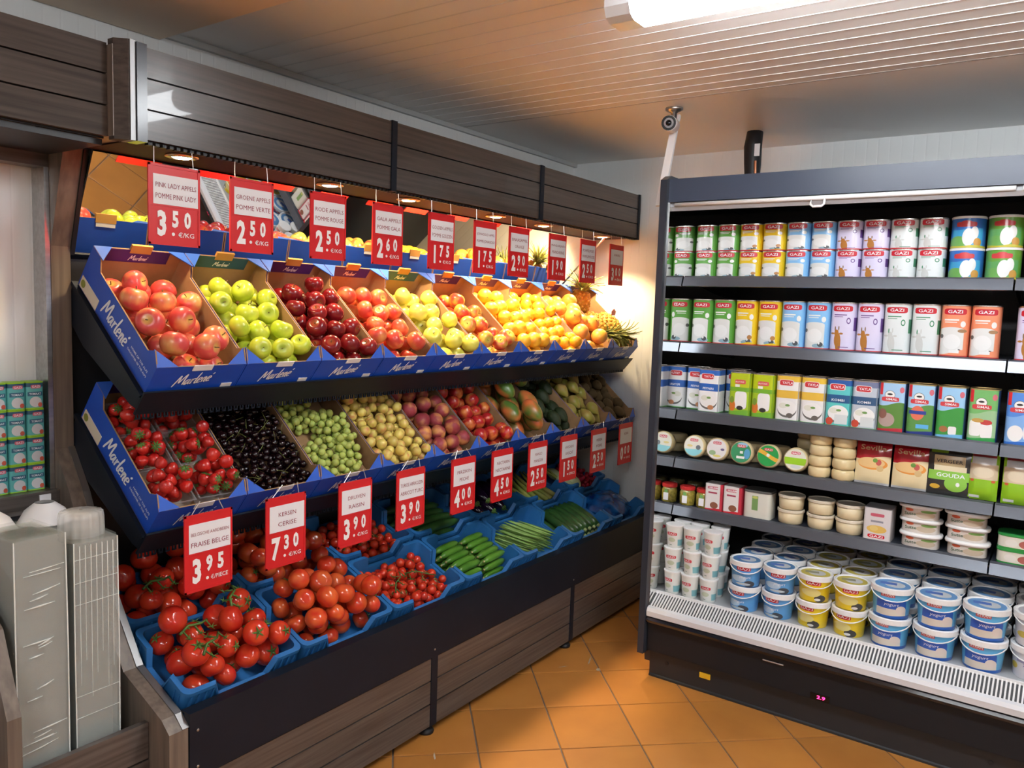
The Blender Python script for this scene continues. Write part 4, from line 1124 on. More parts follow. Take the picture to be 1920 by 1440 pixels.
for c_ in range(4):
    for r_ in range(2):
        place([('aubergine', AUB), ('stalk_cap', AUBC)], CRATES[(1, 4)], Vector((0.075 + c_ * 0.082, 0.135, 0.046 + 0.074 * r_)), Euler((PI / 2, 0, 0)).to_matrix(),
              (0.036, 0.036, 0.075), 'glossy black aubergine in the fifth rear crate', 'aubergine', 'aubergines in their crate', 'aubergine')
# green beans
BE = MB().tube([(-0.075, 0, 0.001), (-0.04, 0, 0), (0, 0, -0.0005), (0.04, 0, 0), (0.075, 0.001, 0.001)], [0.0012, 0.0045, 0.005, 0.0045, 0.001], 6).mesh('green_bean',
     fruit_mat('bean_skin', (0.17, 0.32, 0.06), (0.24, 0.42, 0.10), -0.1, rough=0.45, streak=1, k_=20), smooth=True)
for lay in range(9):
    ang = -0.95 + rg.uniform(-0.12, 0.12); nb = 20 - lay; d = Vector((math.cos(ang), math.sin(ang), 0)); n_ = Vector((-d.y, d.x, 0))
    for k in range(nb):
        c = Vector((0.198 + (k - (nb - 1) / 2) * 0.0142, 0.139 + rg.uniform(-0.03, 0.03), 0.0135 + lay * 0.0112))
        place([('green_bean', BE)], CRATES[(0, 4)], c, Euler((0, 0, ang + rg.uniform(-0.012, 0.012))).to_matrix(), (1, 0.98, 1.0),
              'slender green bean in the fifth front crate, %s layer' % ['bottom', 'second', 'third', 'fourth', 'fifth', 'sixth', 'seventh', 'eighth', 'top'][lay], 'green bean', 'green beans in their crate', 'green_bean')
# celery, fennel, radishes
m_cel = fruit_mat('celery_stalk', (0.30, 0.38, 0.07), (0.48, 0.46, 0.12), -0.1, rough=0.4, streak=3, k_=12)
CEL = MB().tube([(0, -0.11, 0), (0, -0.03, 0.004), (0, 0.05, 0.012), (0, 0.12, 0.03)], [0.013, 0.012, 0.009, 0.004], 8).mesh('celery_stalk', m_cel, smooth=True)
for k in range(14):
    place([('celery_stalk', CEL)], CRATES[(1, 5)], Vector((0.07 + (k % 7) * 0.042, 0.135, 0.025 + (k // 7) * 0.028)), Euler((rg.uniform(-.05, .05), 0, rg.uniform(-0.15, 0.15))).to_matrix(), (1, 1, 1),
          'yellow-green celery stalk in the sixth rear crate', 'celery', 'celery stalks in their crate', 'celery_stalk')
m_fen = fruit_mat('fennel_bulb', (0.55, 0.6, 0.35), (0.35, 0.48, 0.16), -0.3, rough=0.4, streak=4)
FEN = egg_me('fennel_bulb', m_fen, 0.75, neck=0.5)
FNS = MB()
for k in range(4): FNS.tube([(0.1 * math.cos(k * 1.57), 0.1 * math.sin(k * 1.57), 0.8), (0.35 * math.cos(k * 1.57), 0.35 * math.sin(k * 1.57), 2.0)], [0.16, 0.1], 6)
FNS = FNS.mesh('stalks', m_cel)
for k, (u, v, a, lb) in enumerate([(0.08, 0.085, 0.5, 'pale fennel bulb nearest the celery in the last rear crate'), (0.17, 0.075, -0.4, 'pale fennel bulb beside the radishes in the last rear crate'), (0.11, 0.18, 0.9, 'pale fennel bulb at the back of the last rear crate')]):
    place([('fennel_bulb', FEN), ('stalks', FNS)], CRATES[(1, 6)], Vector((u, v, 0.075)), Euler((-PI / 2 + 0.3, 0, a)).to_matrix(), (0.04, 0.032, 0.055), lb, 'fennel', 'fennel bulbs', 'fennel_bulb')
RAD = ball_me('radish', mat('radish_skin', (0.42, 0.012, 0.045), 0.35, rnd=0.15), 1, 1.05, 9, 6)
P = heap(0.15, CRD - 0.05, 0.0125, 130, 97, rv=0.1)
for q in P:
    place([('radish', RAD)], CRATES[(1, 6)] @ Matrix.Translation((0.225, 0.024, 0.008)), Vector(q[:3]), rrot(rg, 1), (q[3],) * 3, 'small round red radish in the last rear crate', 'radish', 'radishes in their crate', 'radish')
# crumpled blue bag in the last front crate
bm = bmesh.new(); bmesh.ops.create_uvsphere(bm, u_segments=40, v_segments=24, radius=1.0)
rg = random.Random(8); K = [(Vector((rg.gauss(0, 1), rg.gauss(0, 1), rg.gauss(0, 1))).normalized(), rg.uniform(4, 15), rg.uniform(0, 6)) for _ in range(16)]
for v in bm.verts:
    d = v.co.normalized(); s = 1 + 0.045 * sum(abs(math.sin(k[1] * d.dot(k[0]) + k[2])) - 0.6 for k in K)
    v.co = Vector((d.x * s * 0.165, d.y * s * 0.11, max(-0.042, d.z * s * 0.062)))
for f in bm.faces: f.smooth = True
me = bpy.data.meshes.new('plastic_bag'); bm.to_mesh(me); bm.free()
me.materials.append(mat('blue_bag_film', (0.003, 0.012, 0.10), 0.16, col2=(0.008, 0.10, 0.34), nscale=(22, 22, 22), spec=0.5))
o = obj('plastic_bag', me, None, CRATES[(0, 6)] @ Matrix.Translation((0.198, 0.14, 0.052))); tag(o, 'crumpled shiny blue plastic bag in the last front crate', 'bag')

# ------------------------------------------------------------------ left neighbour: packaging unit with mirror
pk = thing('packaging_unit', 'dark wood packing unit with a shelf recess and open front bin beside the stand', 'display stand', (1.09, 2.4, 0))
def pp(b, name, mats, **k):
    o = b.build(name, mats, pk, **k); o.location = (-1.09, -2.4, 0); return o
UX0, UX1 = -0.05, 1.091
for k in range(3):
    z1 = 2.19 - k * 0.0782; pp(MB().box(UX0, UX1, 2.055, 2.07, z1 - 0.0735, z1), 'fascia_board', M_woodm)
pp(MB().box(UX0, UX1, 2.075, 2.083, 1.956, 2.188), 'fascia_backing', M_black)
pp(MB().box(UX0, UX1, 2.083, 2.445, 1.94, 1.955), 'canopy_underside', M_black)
pp(MB().box(UX0, UX1, 2.445, 2.455, 0.3, 1.94), 'back_panel', M_wall)
pp(MB().box(1.078, UX1, 2.372, 2.444, 0.99, 1.905), 'recess_side', M_steel)
pp(MB().box(UX0, 1.091, 2.345, 2.444, 0.955, 0.998), 'recess_sill', M_wood)
pp(MB().box(UX0, 1.09, 2.37, 2.43, 1.905, 1.94), 'recess_head', M_wood)
pp(MB().box(1.035, 1.065, 2.3405, 2.3448, 0.968, 0.99), 'shelf_ticket', M_cardw)
for k in range(4):
    z1 = 0.452 - k * 0.103; pp(MB().box(UX0, 1.09, 1.893, 1.91, z1 - 0.098, z1), 'front_board', M_wood)
pp(MB().box(UX0, 1.09, 1.91, 2.43, 0.375, 0.39), 'bin_floor', M_dark)
pp(MB().box(UX0, 1.09, 1.915, 2.42, 0.02, 0.06), 'plinth', M_black)
pp(MB().prism([(1.84, 0.02), (1.84, 0.62), (1.92, 0.80), (2.25, 1.0), (2.43, 1.0), (2.43, 0.02)], 0.735, 0.765, 'x'), 'divider_panel', M_woodv)

# tall wrapped stacks of clear plastic trays standing in the bin
M_clearp = mat('clear_tray_plastic', (0.62, 0.66, 0.60), 0.25, alpha=0.10, spec=0.5)
M_film = mat('stretch_film', (0.7, 0.75, 0.72), 0.06, alpha=0.25, spec=0.9)
def tray_stack(x, y, w, d, h, n, round_top, label, rot):
    t = thing('tray_stack', label, 'tray stack', (x, y, 0.391), (0, 0, rot), 'stacks of clear plastic trays')
    rng = random.Random(int(x * 100)); tr = MB()
    for k in range(n):                       # nested tray rims
        z = k * h / n; j = rng.uniform(-0.0008, 0.0008); e = h / n
        sec = lambda s, zz: [(sx * (w / 2 - 0.0 + s) + j, sy * (d / 2 + s), zz) for sx, sy in ((-1, -1), (1, -1), (1, 1), (-1, 1))]
        tr.add(sec(-0.0012, z) + sec(0, z + e * 0.45) + sec(-0.0012, z + e * 0.97), [(i, (i + 1) % 4, (i + 1) % 4 + 4, i + 4) for i in range(4)] + [(i + 4, (i + 1) % 4 + 4, (i + 1) % 4 + 8, i + 8) for i in range(4)] + [(8, 9, 10, 11)])
    stuff(tr.build('nested_trays', M_clearp, t))
    b = MB()
    for q in (0.95, 0.82, 0.66, 0.48, 0.25): b.box(-w / 2 * q, w / 2 * q, -d / 2 * q, d / 2 * q, 0.002, h * 0.985)
    b.build('tray_walls', mat('clear_tray_wall', (0.86, 0.90, 0.82), 0.12, nscale=(120, 120, 1.0), col2=(0.74, 0.79, 0.69), alpha=0.17, spec=0.7), t)
    f = MB(); rng2 = random.Random(4 + int(x * 50))
    f.box(-w / 2 - 0.002, w / 2 + 0.002, -d / 2 - 0.002, d / 2 + 0.002, 0.0, h * 0.985)
    f.build('film_wrap', M_film, t)
    cr = MB()
    if not round_top:
        for k in range(16):                   # shiny creases across the film
            z = rng2.uniform(0.08, h - 0.03); q = rng2.uniform(0.0, 0.012); x0 = -w / 2 + rng2.uniform(0.004, 0.05); x1 = min(w / 2 - 0.004, x0 + rng2.uniform(0.03, 0.1))
            cr.tube([(x0, -d / 2 - 0.0025, z), ((x0 + x1) / 2, -d / 2 - 0.003, z + q * 0.4), (x1, -d / 2 - 0.0025, z + q)], [0.0006, rng2.uniform(0.0012, 0.0024), 0.0006], 5)
    else:
        for k in range(7):                    # upright ridges of the nested tray walls
            xx = -w / 2 + 0.012 + k * (w - 0.024) / 6; cr.tube([(xx, -d / 2 - 0.002, h * rng2.uniform(0.1, 0.5)), (xx + 0.0006, -d / 2 - 0.0025, h * 0.97)], [0.0005, 0.0014], 5)
        for k in range(5):
            z = rng2.uniform(0.1, h - 0.05); cr.tube([(-w / 2, -d / 2 - 0.002, z), (w / 2, -d / 2 - 0.002, z + 0.004)], 0.0007, 5)
    cr.build('film_crease', mat('film_crease', (0.88, 0.9, 0.87), 0.15, alpha=0.75), t)  # white colour paints the bright streaks of light on creases and ridges
    e_ = MB()
    for sx in (-1, 1): e_.tube([(sx * (w / 2 + 0.001), -d / 2 - 0.001, 0.0), (sx * (w / 2 + 0.002), -d / 2 - 0.002, h * 0.5), (sx * (w / 2 + 0.0005), -d / 2 - 0.001, h * 0.985)], 0.0016, 6)
    e_.build('film_edge_glint', mat('film_edge_glint', (0.8, 0.83, 0.8), 0.2), t)  # white tubes paint bright highlights down the front corners of the film
    if round_top:                             # upturned round tubs with fluted walls
        c = MB(); n_ = 64; r0 = w * 0.50
        prof = [(r0, h - 0.02), (r0 * 0.98, h + 0.035), (r0 * 0.93, h + 0.05), (r0 * 0.6, h + 0.054), (0.004, h + 0.054)]
        c.lathe(prof, n_, cap=False)
        c.v = [(xx * (1 + 0.03 * math.cos(16 * math.atan2(yy, xx))), yy * (1 + 0.03 * math.cos(16 * math.atan2(yy, xx))), zz) for xx, yy, zz in c.v]
        c.build('round_tub', mat('clear_tub_plastic', (0.95, 0.93, 0.86), 0.06, alpha=0.4, spec=0.9), t, smooth=True)
tray_stack(0.845, 2.00, 0.115, 0.15, 0.61, 30, False, 'wrapped stack of clear plastic trays, the left of the two', 0.05)
tray_stack(0.99, 2.02, 0.105, 0.15, 0.57, 30, True, 'stack of clear trays topped with round tubs, beside the fruit stand', -0.03)
# white foam bowls nested behind the stacks
def bowl(x, y, z, rx, label):
    b = MB(); b.lathe([(0.03, 0.0), (0.062, 0.02), (0.083, 0.05), (0.087, 0.052), (0.080, 0.05), (0.058, 0.024), (0.02, 0.006)], 24, cap=False)
    o = b.build('foam_bowl', mat('white_foam', (0.8, 0.78, 0.76), 0.6), None, smooth=True)
    o.matrix_world = Matrix.Translation((x, y, z)) @ Euler(rx).to_matrix().to_4x4() @ Matrix.Diagonal((0.78, 0.78, 1, 1)); tag(o, label, 'bowl', 'white foam bowls')
pp(MB().box(0.77, 1.085, 2.12, 2.34, 0.93, 0.943), 'bowl_shelf', M_dark)
bowl(0.86, 2.23, 0.996, (PI, 0, 0), 'white foam bowl lying upside down behind the left tray stack')
bowl(1.0, 2.235, 0.996, (PI, 0, 0), 'white foam bowl upside down between the tray stacks')

# ------------------------------------------------------------------ multideck fridge
FY1, FYM, FY0 = 1.395, 0.19, -1.02           # inside left, module joint, right end
fr = thing('multideck_fridge', 'long open dark grey dairy fridge with five lit shelves along the end wall', 'fridge', (3.03, FY1, 0))
def fp(b, name, mats, parent=None, **k):
    o = b.build(name, mats, fr, **k); o.location = (-3.03, -FY1, 0); return o
fp(MB().prism([(3.02, 0.11), (3.02, 2.095), (3.06, 2.115), (3.98, 2.115), (3.98, 0.05), (3.10, 0.05), (3.09, 0.11)], FY1 + 0.004, FY1 + 0.032, 'y'), 'end_panel', M_fr)
fp(MB().prism([(3.05, 0.30), (3.05, 2.05), (3.92, 2.05), (3.92, 0.30)], FY1, FY1 + 0.004, 'y'), 'side_mirror', M_mirror)
fp(MB().prism([(3.02, 0.11), (3.02, 2.095), (3.06, 2.115), (3.98, 2.115), (3.98, 0.05), (3.10, 0.05), (3.09, 0.11)], FY0 - 0.03, FY0, 'y'), 'end_panel', M_fr)
fp(MB().box(3.90, 3.97, FY0, FY1, 0.3, 2.06), 'back_panel', mat('fridge_back', (0.02, 0.02, 0.026), 0.4))
fp(MB().box(3.055, 3.98, FY0, FY1 + 0.004, 2.06, 2.10), 'roof', M_fr)
fp(MB().prism([(3.045, 2.008), (3.045, 2.10), (3.075, 2.10), (3.075, 2.03), (3.06, 2.008)], FY0, FY1 + 0.004, 'y'), 'header', mat('header_blue_grey', (0.045, 0.06, 0.095), 0.35))
fp(MB().prism([(3.06, 1.99), (3.075, 2.03), (3.25, 2.03), (3.25, 2.02), (3.09, 1.985), (3.075, 1.975)], FY0, FY1, 'y'), 'canopy_tray', mat('canopy_grey', (0.42, 0.43, 0.45), 0.35))
for ya, yb in ((FY1 - 0.02, FYM + 0.01), (FYM - 0.01, FY0 + 0.02)):
    fp(MB().tube([(3.056, ya, 1.998), (3.056, yb, 1.998)], 0.0085, 10), 'blind_bar', M_white, smooth=True)
    ym = 0.815 if ya > 0.5 else (ya + yb) / 2
    fp(MB().tube([(3.054, ym + 0.024, 1.994), (3.052, ym + 0.024, 1.975), (3.051, ym + 0.015, 1.967), (3.051, ym - 0.015, 1.967), (3.052, ym - 0.024, 1.975), (3.054, ym - 0.024, 1.994)], 0.0045, 8), 'blind_handle', M_white, smooth=True)
SH = [1.717, 1.436, 1.143, 0.930, 0.718]
SHX = [3.222, 3.225, 3.229, 3.236, 3.244]
for z, x in zip(SH, SHX):
    for ya, yb in ((FY1 - 0.003, FYM + 0.003), (FYM - 0.003, FY0 + 0.003)):
        shf = fp(MB().box(x + 0.012, 3.88, yb, ya, z - 0.012, z - 0.001), 'shelf', M_fr)
        prof = [(x + 0.012, z + 0.004), (x, z - 0.002), (x - 0.013, z - 0.040), (x - 0.004, z - 0.042), (x + 0.012, z - 0.012)]
        MB().prism(prof, yb, ya, 'y').build('price_rail', M_rail, shf)
        for yy in (ya - 0.006, yb + 0.003):
            fp(MB().prism([(x + 0.04, z - 0.012), (3.88, z - 0.012), (3.88, z - 0.09), (3.6, z - 0.06)], yy, yy + 0.003, 'y'), 'bracket', M_fr)
for yy in (FYM - 0.02, FYM + 0.0):
    fp(MB().box(3.86, 3.90, yy, yy + 0.02, 0.4, 2.05), 'back_post', M_black)
# base: deck, grille, bumper, front and plinth
fp(MB().box(3.12, 3.88, FY0, FY1, 0.34, 0.356), 'deck', mat('deck_grey', (0.40, 0.42, 0.44), 0.3))
fp(MB().prism([(3.046, 0.312), (3.122, 0.356), (3.122, 0.34), (3.05, 0.298)], FY0, FY1, 'y'), 'grille_base', mat('grille_dark', (0.07, 0.075, 0.08), 0.5))
b = MB(); y = FY1 - 0.006
while y > FY0 + 0.01:
    b.prism([(3.048, 0.3135), (3.122, 0.3565), (3.122, 0.3605), (3.046, 0.3175)], y - 0.0055, y, 'y'); y -= 0.0125
stuff(fp(b, 'grille_bars', M_white))
fp(MB().box(3.116, 3.126, FY0, FY1, 0.352, 0.3625), 'grille_rail', M_white)
fp(MB().prism([(3.048, 0.318), (3.032, 0.314), (3.024, 0.300), (3.026, 0.278), (3.048, 0.276)], FY0, FY1, 'y'), 'bumper', mat('bumper_white', (0.68, 0.7, 0.74), 0.3))
fp(MB().prism([(3.045, 0.276), (3.027, 0.272), (3.022, 0.262), (3.028, 0.250), (3.048, 0.246)], FY0, FY1, 'y'), 'gloss_strip', mat('gloss_black_strip', (0.012, 0.013, 0.018), 0.07, spec=0.8))
fp(MB().prism([(3.046, 0.247), (3.050, 0.12), (3.066, 0.115), (3.10, 0.115), (3.10, 0.30), (3.05, 0.30)], FY0, FY1, 'y'), 'front_panel', mat('front_charcoal', (0.013, 0.015, 0.019), 0.42, spec=0.3))
fp(MB().prism([(3.070, 0.115), (3.074, 0.012), (3.068, 0.008), (3.068, 0.0), (3.12, 0.0), (3.12, 0.115)], FY0, FY1 - 0.005, 'y'), 'plinth', mat('plinth_charcoal', (0.022, 0.025, 0.029), 0.38))
fp(MB().box(3.10, 3.95, FY0, FY1, 0.03, 0.30), 'chassis', M_black)
fp(MB().box(3.066, 3.0715, 1.116, 1.162, 0.062, 0.084), 'warning_sticker', mat('yellow_sticker', (0.75, 0.45, 0.02), 0.5))
dsp = fp(MB().box(3.046, 3.0495, 0.645, 0.715, 0.124, 0.148), 'display', mat('display_black', (0.005, 0.005, 0.006), 0.15))
M_led = mat('red_led', (0.3, 0, 0.02), 0.4, emit=(1.0, 0.02, 0.12), estr=5.0)
o = obj('display_digits', text_mesh('2.9', 0.03, 0.013, lambda u, v: (3.0452, 0.675 - u, 0.136 + v), M_led), dsp)
for yy in (1.31, 0.12):
    fp(MB().lathe([(0.008, 0), (0.008, 0.003)], 12, M=Matrix.Translation((3.0715, yy, 0.075)) @ Matrix.Rotation(-PI / 2, 4, 'Y')), 'vent_hole', M_black)
fp(MB().tube([(3.043, 0.90, 0.222), (3.043, 0.82, 0.222)], 0.003, 6), 'handle_screw_bar', M_steel)

# ---- things on the ceiling near the fridge
sc = thing('security_camera', 'small bullet security camera on the ceiling above the fridge corner', 'camera', (3.12, 1.43, CEIL))
MB().lathe([(0.036, 0), (0.036, -0.008), (0.022, -0.016), (0.012, -0.02), (0.012, -0.045)], 20).build('mount', M_steel, sc, smooth=True)
Mc = Matrix.Translation((-0.03, 0.0, -0.07)) @ Matrix.Rotation(math.radians(180 - 25 + 40), 4, 'Z') @ Matrix.Rotation(math.radians(96), 4, 'Y')
o = MB().lathe([(0.026, -0.06), (0.030, -0.055), (0.031, 0.03), (0.030, 0.04)], 22).build('housing', M_white, sc, smooth=True); o.matrix_basis = Mc
o = MB().lathe([(0.0295, 0.038), (0.0295, 0.042)], 22).build('face', mat('camera_face', (0.01, 0.01, 0.012), 0.2), sc); o.matrix_basis = Mc
o = MB().lathe([(0.020, 0.042), (0.012, 0.043)], 20, cap=False).build('led_ring', mat('led_ring_grey', (0.25, 0.25, 0.27), 0.4), sc); o.matrix_basis = Mc
o = MB().lathe([(0.011, 0.042), (0.010, 0.047), (0.004, 0.049)], 16).build('lens', mat('lens_black', (0.005, 0.005, 0.008), 0.05), sc, smooth=True); o.matrix_basis = Mc
cd = MB().prism([(-0.016, 0), (0.016, 0), (0.016, 0.012), (-0.016, 0.012)], 0.0, 1.0, 'x').build('cable_duct', M_white)
a, e = Vector((3.14, 1.425, CEIL - 0.004)), Vector((3.10, 1.43, 2.03))
a = Vector((3.185, 1.449, CEIL - 0.01)); e = Vector((3.06, 1.449, 2.0))
dv = e - a; cd.matrix_world = Matrix.Translation(a) @ Vector((1, 0, 0)).rotation_difference(dv).to_matrix().to_4x4() @ Matrix.Diagonal((dv.length, 1, 1, 1))
tag(cd, 'white plastic cable duct running from the camera down to the fridge corner', 'cable duct')
ch_ = MB().tube([(3.68, 1.28, CEIL), (3.675, 1.285, 2.33), (3.67, 1.28, 2.25), (3.66, 1.275, 2.17), (3.66, 1.275, 2.115)], [0.036, 0.040, 0.038, 0.032, 0.034], 14).build('cable_bundle', M_black, None, smooth=True)
tag(ch_, 'black wrapped pipe and cable bundle from fridge roof to ceiling', 'cable bundle')
o = MB().tube([(3.636, 1.25, 2.12), (3.632, 1.252, 2.2), (3.634, 1.256, 2.26)], 0.006, 8).build('copper_pipe', mat('copper_pipe', (0.6, 0.25, 0.13), 0.3, metal=0.8), ch_)
o = MB().box(3.630, 3.634, 1.238, 1.262, 2.28, 2.335).build('white_tape', M_cardw, ch_)

# ------------------------------------------------------------------ groceries in the fridge (label side faces -x)
PR = {}
def tin_proto(key, w, d, h, ex, pm, rim=None, rim_top=None, logo=None, logo_v=0.87, logo_w=0.9, logo_h=0.05, name='cheese_tin', lid=None, extra=()):
    """tin with printed wrap, rims, and raised-ink brand lettering; local origin under its centre"""
    if key in PR: return PR[key]
    a, c = w / 2, d / 2
    b = MB(); z0, z1 = (0.003 if rim else 0.0), h - (0.003 if rim_top else 0.0)
    b.lathe([(1, z0), (1, z0 + (z1 - z0) * 0.5), (1, z1)], 36, ex=ex, a=c, b=a)
    o = b.build(name, pm, None, uvf=lambda p: (-p[1] / a, p[2] / h)); smooth_angle(o, 40)
    if rim: MB().lathe([(0.99, 0), (1.012, 0.0005), (1.012, 0.0035), (1.0, 0.0045)], 36, ex=ex, a=c, b=a).build('bottom_rim', rim, o)
    if rim_top: MB().lathe([(1.0, h - 0.0045), (1.012, h - 0.0035), (1.012, h), (0.95, h), (0.94, h - 0.002)], 36, ex=ex, a=c, b=a).build('top_rim', rim_top, o)
    if lid: MB().lathe([(1.0, h), (1.03, h), (1.03, h + 0.007), (0.98, h + 0.009)], 36, ex=ex, a=c, b=a).build('lid', lid, o)
    def fm(u, v):
        y = -u; t = min(1.0, abs(y) / a)
        return (-c * (1 - t ** ex) ** (1 / ex) - 0.0006, y, v)
    for (txt, tv, tw, th, col) in ([(logo, logo_v, logo_w, logo_h, M_print)] if logo else []) + list(extra):
        obj('lettering', text_mesh(txt, tw * a, th * h, lambda u, v: fm(u, v + tv * h), col), o)
    PR[key] = o; o['proto'] = 1
    return o
def put(proto, x, y, z, label, cat, group, yaw=0.0):
    M = Matrix.Translation((x, y, z)) @ Matrix.Rotation(yaw, 4, 'Z')
    if proto.get('proto'):
        o = proto; del o['proto']; o.matrix_world = M
    else: o = copy_tree(proto, None, M)
    tag(o, label, cat, group); return o

RED = (0.55, 0.012, 0.03); WHT = (0.78, 0.79, 0.79); CRM = (0.70, 0.71, 0.70)
def gazi(kind, tall):
    col = {'green': (0.10, 0.34, 0.05), 'yellow': (0.80, 0.55, 0.015), 'blue': (0.22, 0.50, 0.82), 'lilac': (0.66, 0.62, 0.82), 'white': (0.70, 0.75, 0.76), 'salmon': (0.80, 0.27, 0.14)}[kind]
    lv = 0.87 if tall else 0.86
    sh = []
    if kind in ('lilac', 'white'):
        g = (0.42, 0.17, 0.03) if kind == 'lilac' else (0.56, 0.58, 0.57); bd = (0.12, 0.05, 0.25) if kind == 'lilac' else (0.05, 0.25, 0.13)
        yy = 0.22 if tall else 0.17
        sh += [('ell', -0.3, yy, 0.26, 0.15, g), ('sq', -0.22, yy - 0.08, 0.2, 0.12, g), ('ell', -0.38, yy + 0.14, 0.17, 0.075, g), ('ell', -0.7, yy + 0.13, 0.16, 0.02, g), ('ell', -0.02, yy + 0.13, 0.16, 0.02, g),
               ('ell', -0.5, yy + 0.23, 0.045, 0.05, bd if kind == 'white' else (0.2, 0.12, 0.05)), ('ell', -0.22, yy + 0.24, 0.045, 0.05, (0.2, 0.12, 0.05) if kind == 'lilac' else g),
               ('rect', 0.97, 0.55, 0.10, 0.14, bd), ('ell', 0.5, 0.62, 0.16, 0.065, bd), ('ell', 0.5, 0.62, 0.10, 0.04, col),
               ('rect', -0.15, 0.74, 0.5, 0.010, bd), ('rect', -0.3, 0.70, 0.35, 0.006, bd), ('rect', 0.2, 0.07, 0.4, 0.008, bd)]
    else:
        pic = 0.52 if tall else 0.5
        sh += [('rect', -0.12, pic / 2, 0.80, pic / 2, CRM), ('ell', -0.12, pic, 0.80, 0.05, CRM), ('ell', -0.1, pic * 0.55, 0.6, pic * 0.28, WHT),
               ('ell', 0.25, 0.07, 0.5, 0.045, (0.25, 0.4, 0.5)), ('ell', 0.40, 0.10, 0.22, 0.05, (0.06, 0.07, 0.08)), ('ell', 0.30, 0.13, 0.08, 0.03, WHT), ('ell', -0.82, pic * 0.75, 0.12, 0.04, (0.1, 0.1, 0.1)),
               ('rect', -0.2, 0.71, 0.5, 0.014, WHT), ('rect', -0.25, 0.665, 0.42, 0.008, WHT), ('ell', 0.58, 0.63, 0.17, 0.06, WHT)]
        if kind == 'yellow': sh += [('ell', 0.5, 0.18, 0.2, 0.05, (0.45, 0.2, 0.05)), ('below', 0, 0.05, 3, 0.02, col)]
        if kind == 'salmon': sh += [('ell', 0.55, 0.5, 0.3, 0.035, (0.35, 0.2, 0.1)), ('below', 0, 0.09, 2, 0.05, col), ('rect', 0.1, 0.10, 0.35, 0.03, WHT)]
    sh += [('sq', 0, lv, 0.76, 0.060 if tall else 0.095, RED)]
    return print_mat('dairy_print_%s_%d' % (kind, tall), col, sh)
M_rimr = mat('red_tin_rim', (0.5, 0.02, 0.03), 0.35); M_rims = mat('tin_rim', (0.6, 0.6, 0.58), 0.25, metal=0.9)
KN = {'green': 'green', 'yellow': 'yellow', 'blue': 'light blue', 'lilac': 'lilac goat-picture', 'white': 'white', 'salmon': 'salmon pink'}
seq_short = ['green', 'green', 'yellow', 'yellow', 'blue', 'blue', 'lilac', 'lilac', 'white', 'white']
seq_tall = seq_short + ['salmon', 'salmon']
WT = 0.0974
def side_word(seq, i):
    j = i - 1 if i > 0 and seq[i - 1] == seq[i] else i + 1
    return 'left' if i < j else 'right'
for i, k in enumerate(seq_tall):
    p = tin_proto('tall_' + k, 0.0945, 0.088, 0.189, 3.2, gazi(k, True), M_rimr, M_rims, 'GAZI', 0.87, 1.02, 0.062)
    put(p, SHX[1] + 0.132, 1.391 - 0.0475 - i * WT, SH[1], 'tall %s cheese tin on second shelf, %s of the pair' % (KN[k], side_word(seq_tall, i)), 'tin', 'tall cheese tins on the second shelf')
for i, k in enumerate(seq_short):
    p = tin_proto('short_' + k, 0.0945, 0.090, 0.112, 3.0, gazi(k, False), M_rimr, M_rims, 'GAZI', 0.86, 1.02, 0.10)
    for lv in (0, 1):
        put(p, SHX[0] + 0.132, 1.391 - 0.0475 - i * WT, SH[0] + lv * 0.1125, '%s short %s cheese tin on the top shelf, %s stack of the pair' % ('upper' if lv else 'lower', KN[k], side_word(seq_short, i)), 'tin', 'short cheese tins on the top shelf')
# wide round tins with white lids, end of the top shelf
def roundtin(kind):
    base = {'blue': (0.03, 0.16, 0.55), 'green': (0.13, 0.36, 0.05), 'red': (0.08, 0.25, 0.08)}[kind]
    sh = [('rect', 0, 0.35, 0.85, 0.33, (0.12, 0.38, 0.12) if kind != 'blue' else (0.05, 0.35, 0.65)), ('above', 0, 0.64, 3, 0.03, base), ('ell', -0.5, 0.2, 0.5, 0.2, (0.15, 0.4, 0.1)), ('ell', 0.1, 0.36, 0.36, 0.3, WHT), ('ell', 0.42, 0.5, 0.22, 0.22, WHT),
          ('ell', 0.6, 0.18, 0.2, 0.15, (0.55, 0.28, 0.05)), ('below', 0, 0.07, 4, 0.02, (0.55, 0.5, 0.05)), ('sq', -0.05, 0.80, 0.58, 0.085, (0.6, 0.05, 0.06)), ('ell', -0.05, 0.88, 0.3, 0.05, (0.6, 0.05, 0.06))]
    if kind == 'red': sh += [('above', 0, 0.78, 3, 0.03, (0.5, 0.03, 0.03)), ('below', 0, 0.12, 3, 0.01, (0.5, 0.05, 0.05))]
    return print_mat('round_print_' + kind, base, sh)
for i, (k, yc) in enumerate([('blue', 0.354), ('green', 0.237), ('red', 0.115), ('blue', 0.0), ('green', -0.115)]):
    p = tin_proto('round_' + k, 0.111, 0.111, 0.104, 2.0, roundtin(k), None, None, None, lid=M_white)
    for lv in (0, 1):
        put(p, SHX[0] + 0.136, yc, SH[0] + lv * 0.1135, '%s round %s tin with white lid on the top shelf, %s' % ('upper' if lv else 'lower', k, 'beside the white tins' if i < 3 else 'beyond the shelf joint'), 'tin', 'round white-lidded tins')
# second module, tall tins continue
for i, k in enumerate(['white', 'white', 'salmon', 'salmon']):
    put(PR['tall_' + ('lilac' if i < 2 else k)], SHX[1] + 0.132, FYM - 0.012 - 0.0475 - i * WT, SH[1], 'tall %s tin on second shelf, %s beyond the joint' % ('pale lilac' if i < 2 else 'salmon pink', ORD[i]), 'tin', 'tall cheese tins beyond the shelf joint')

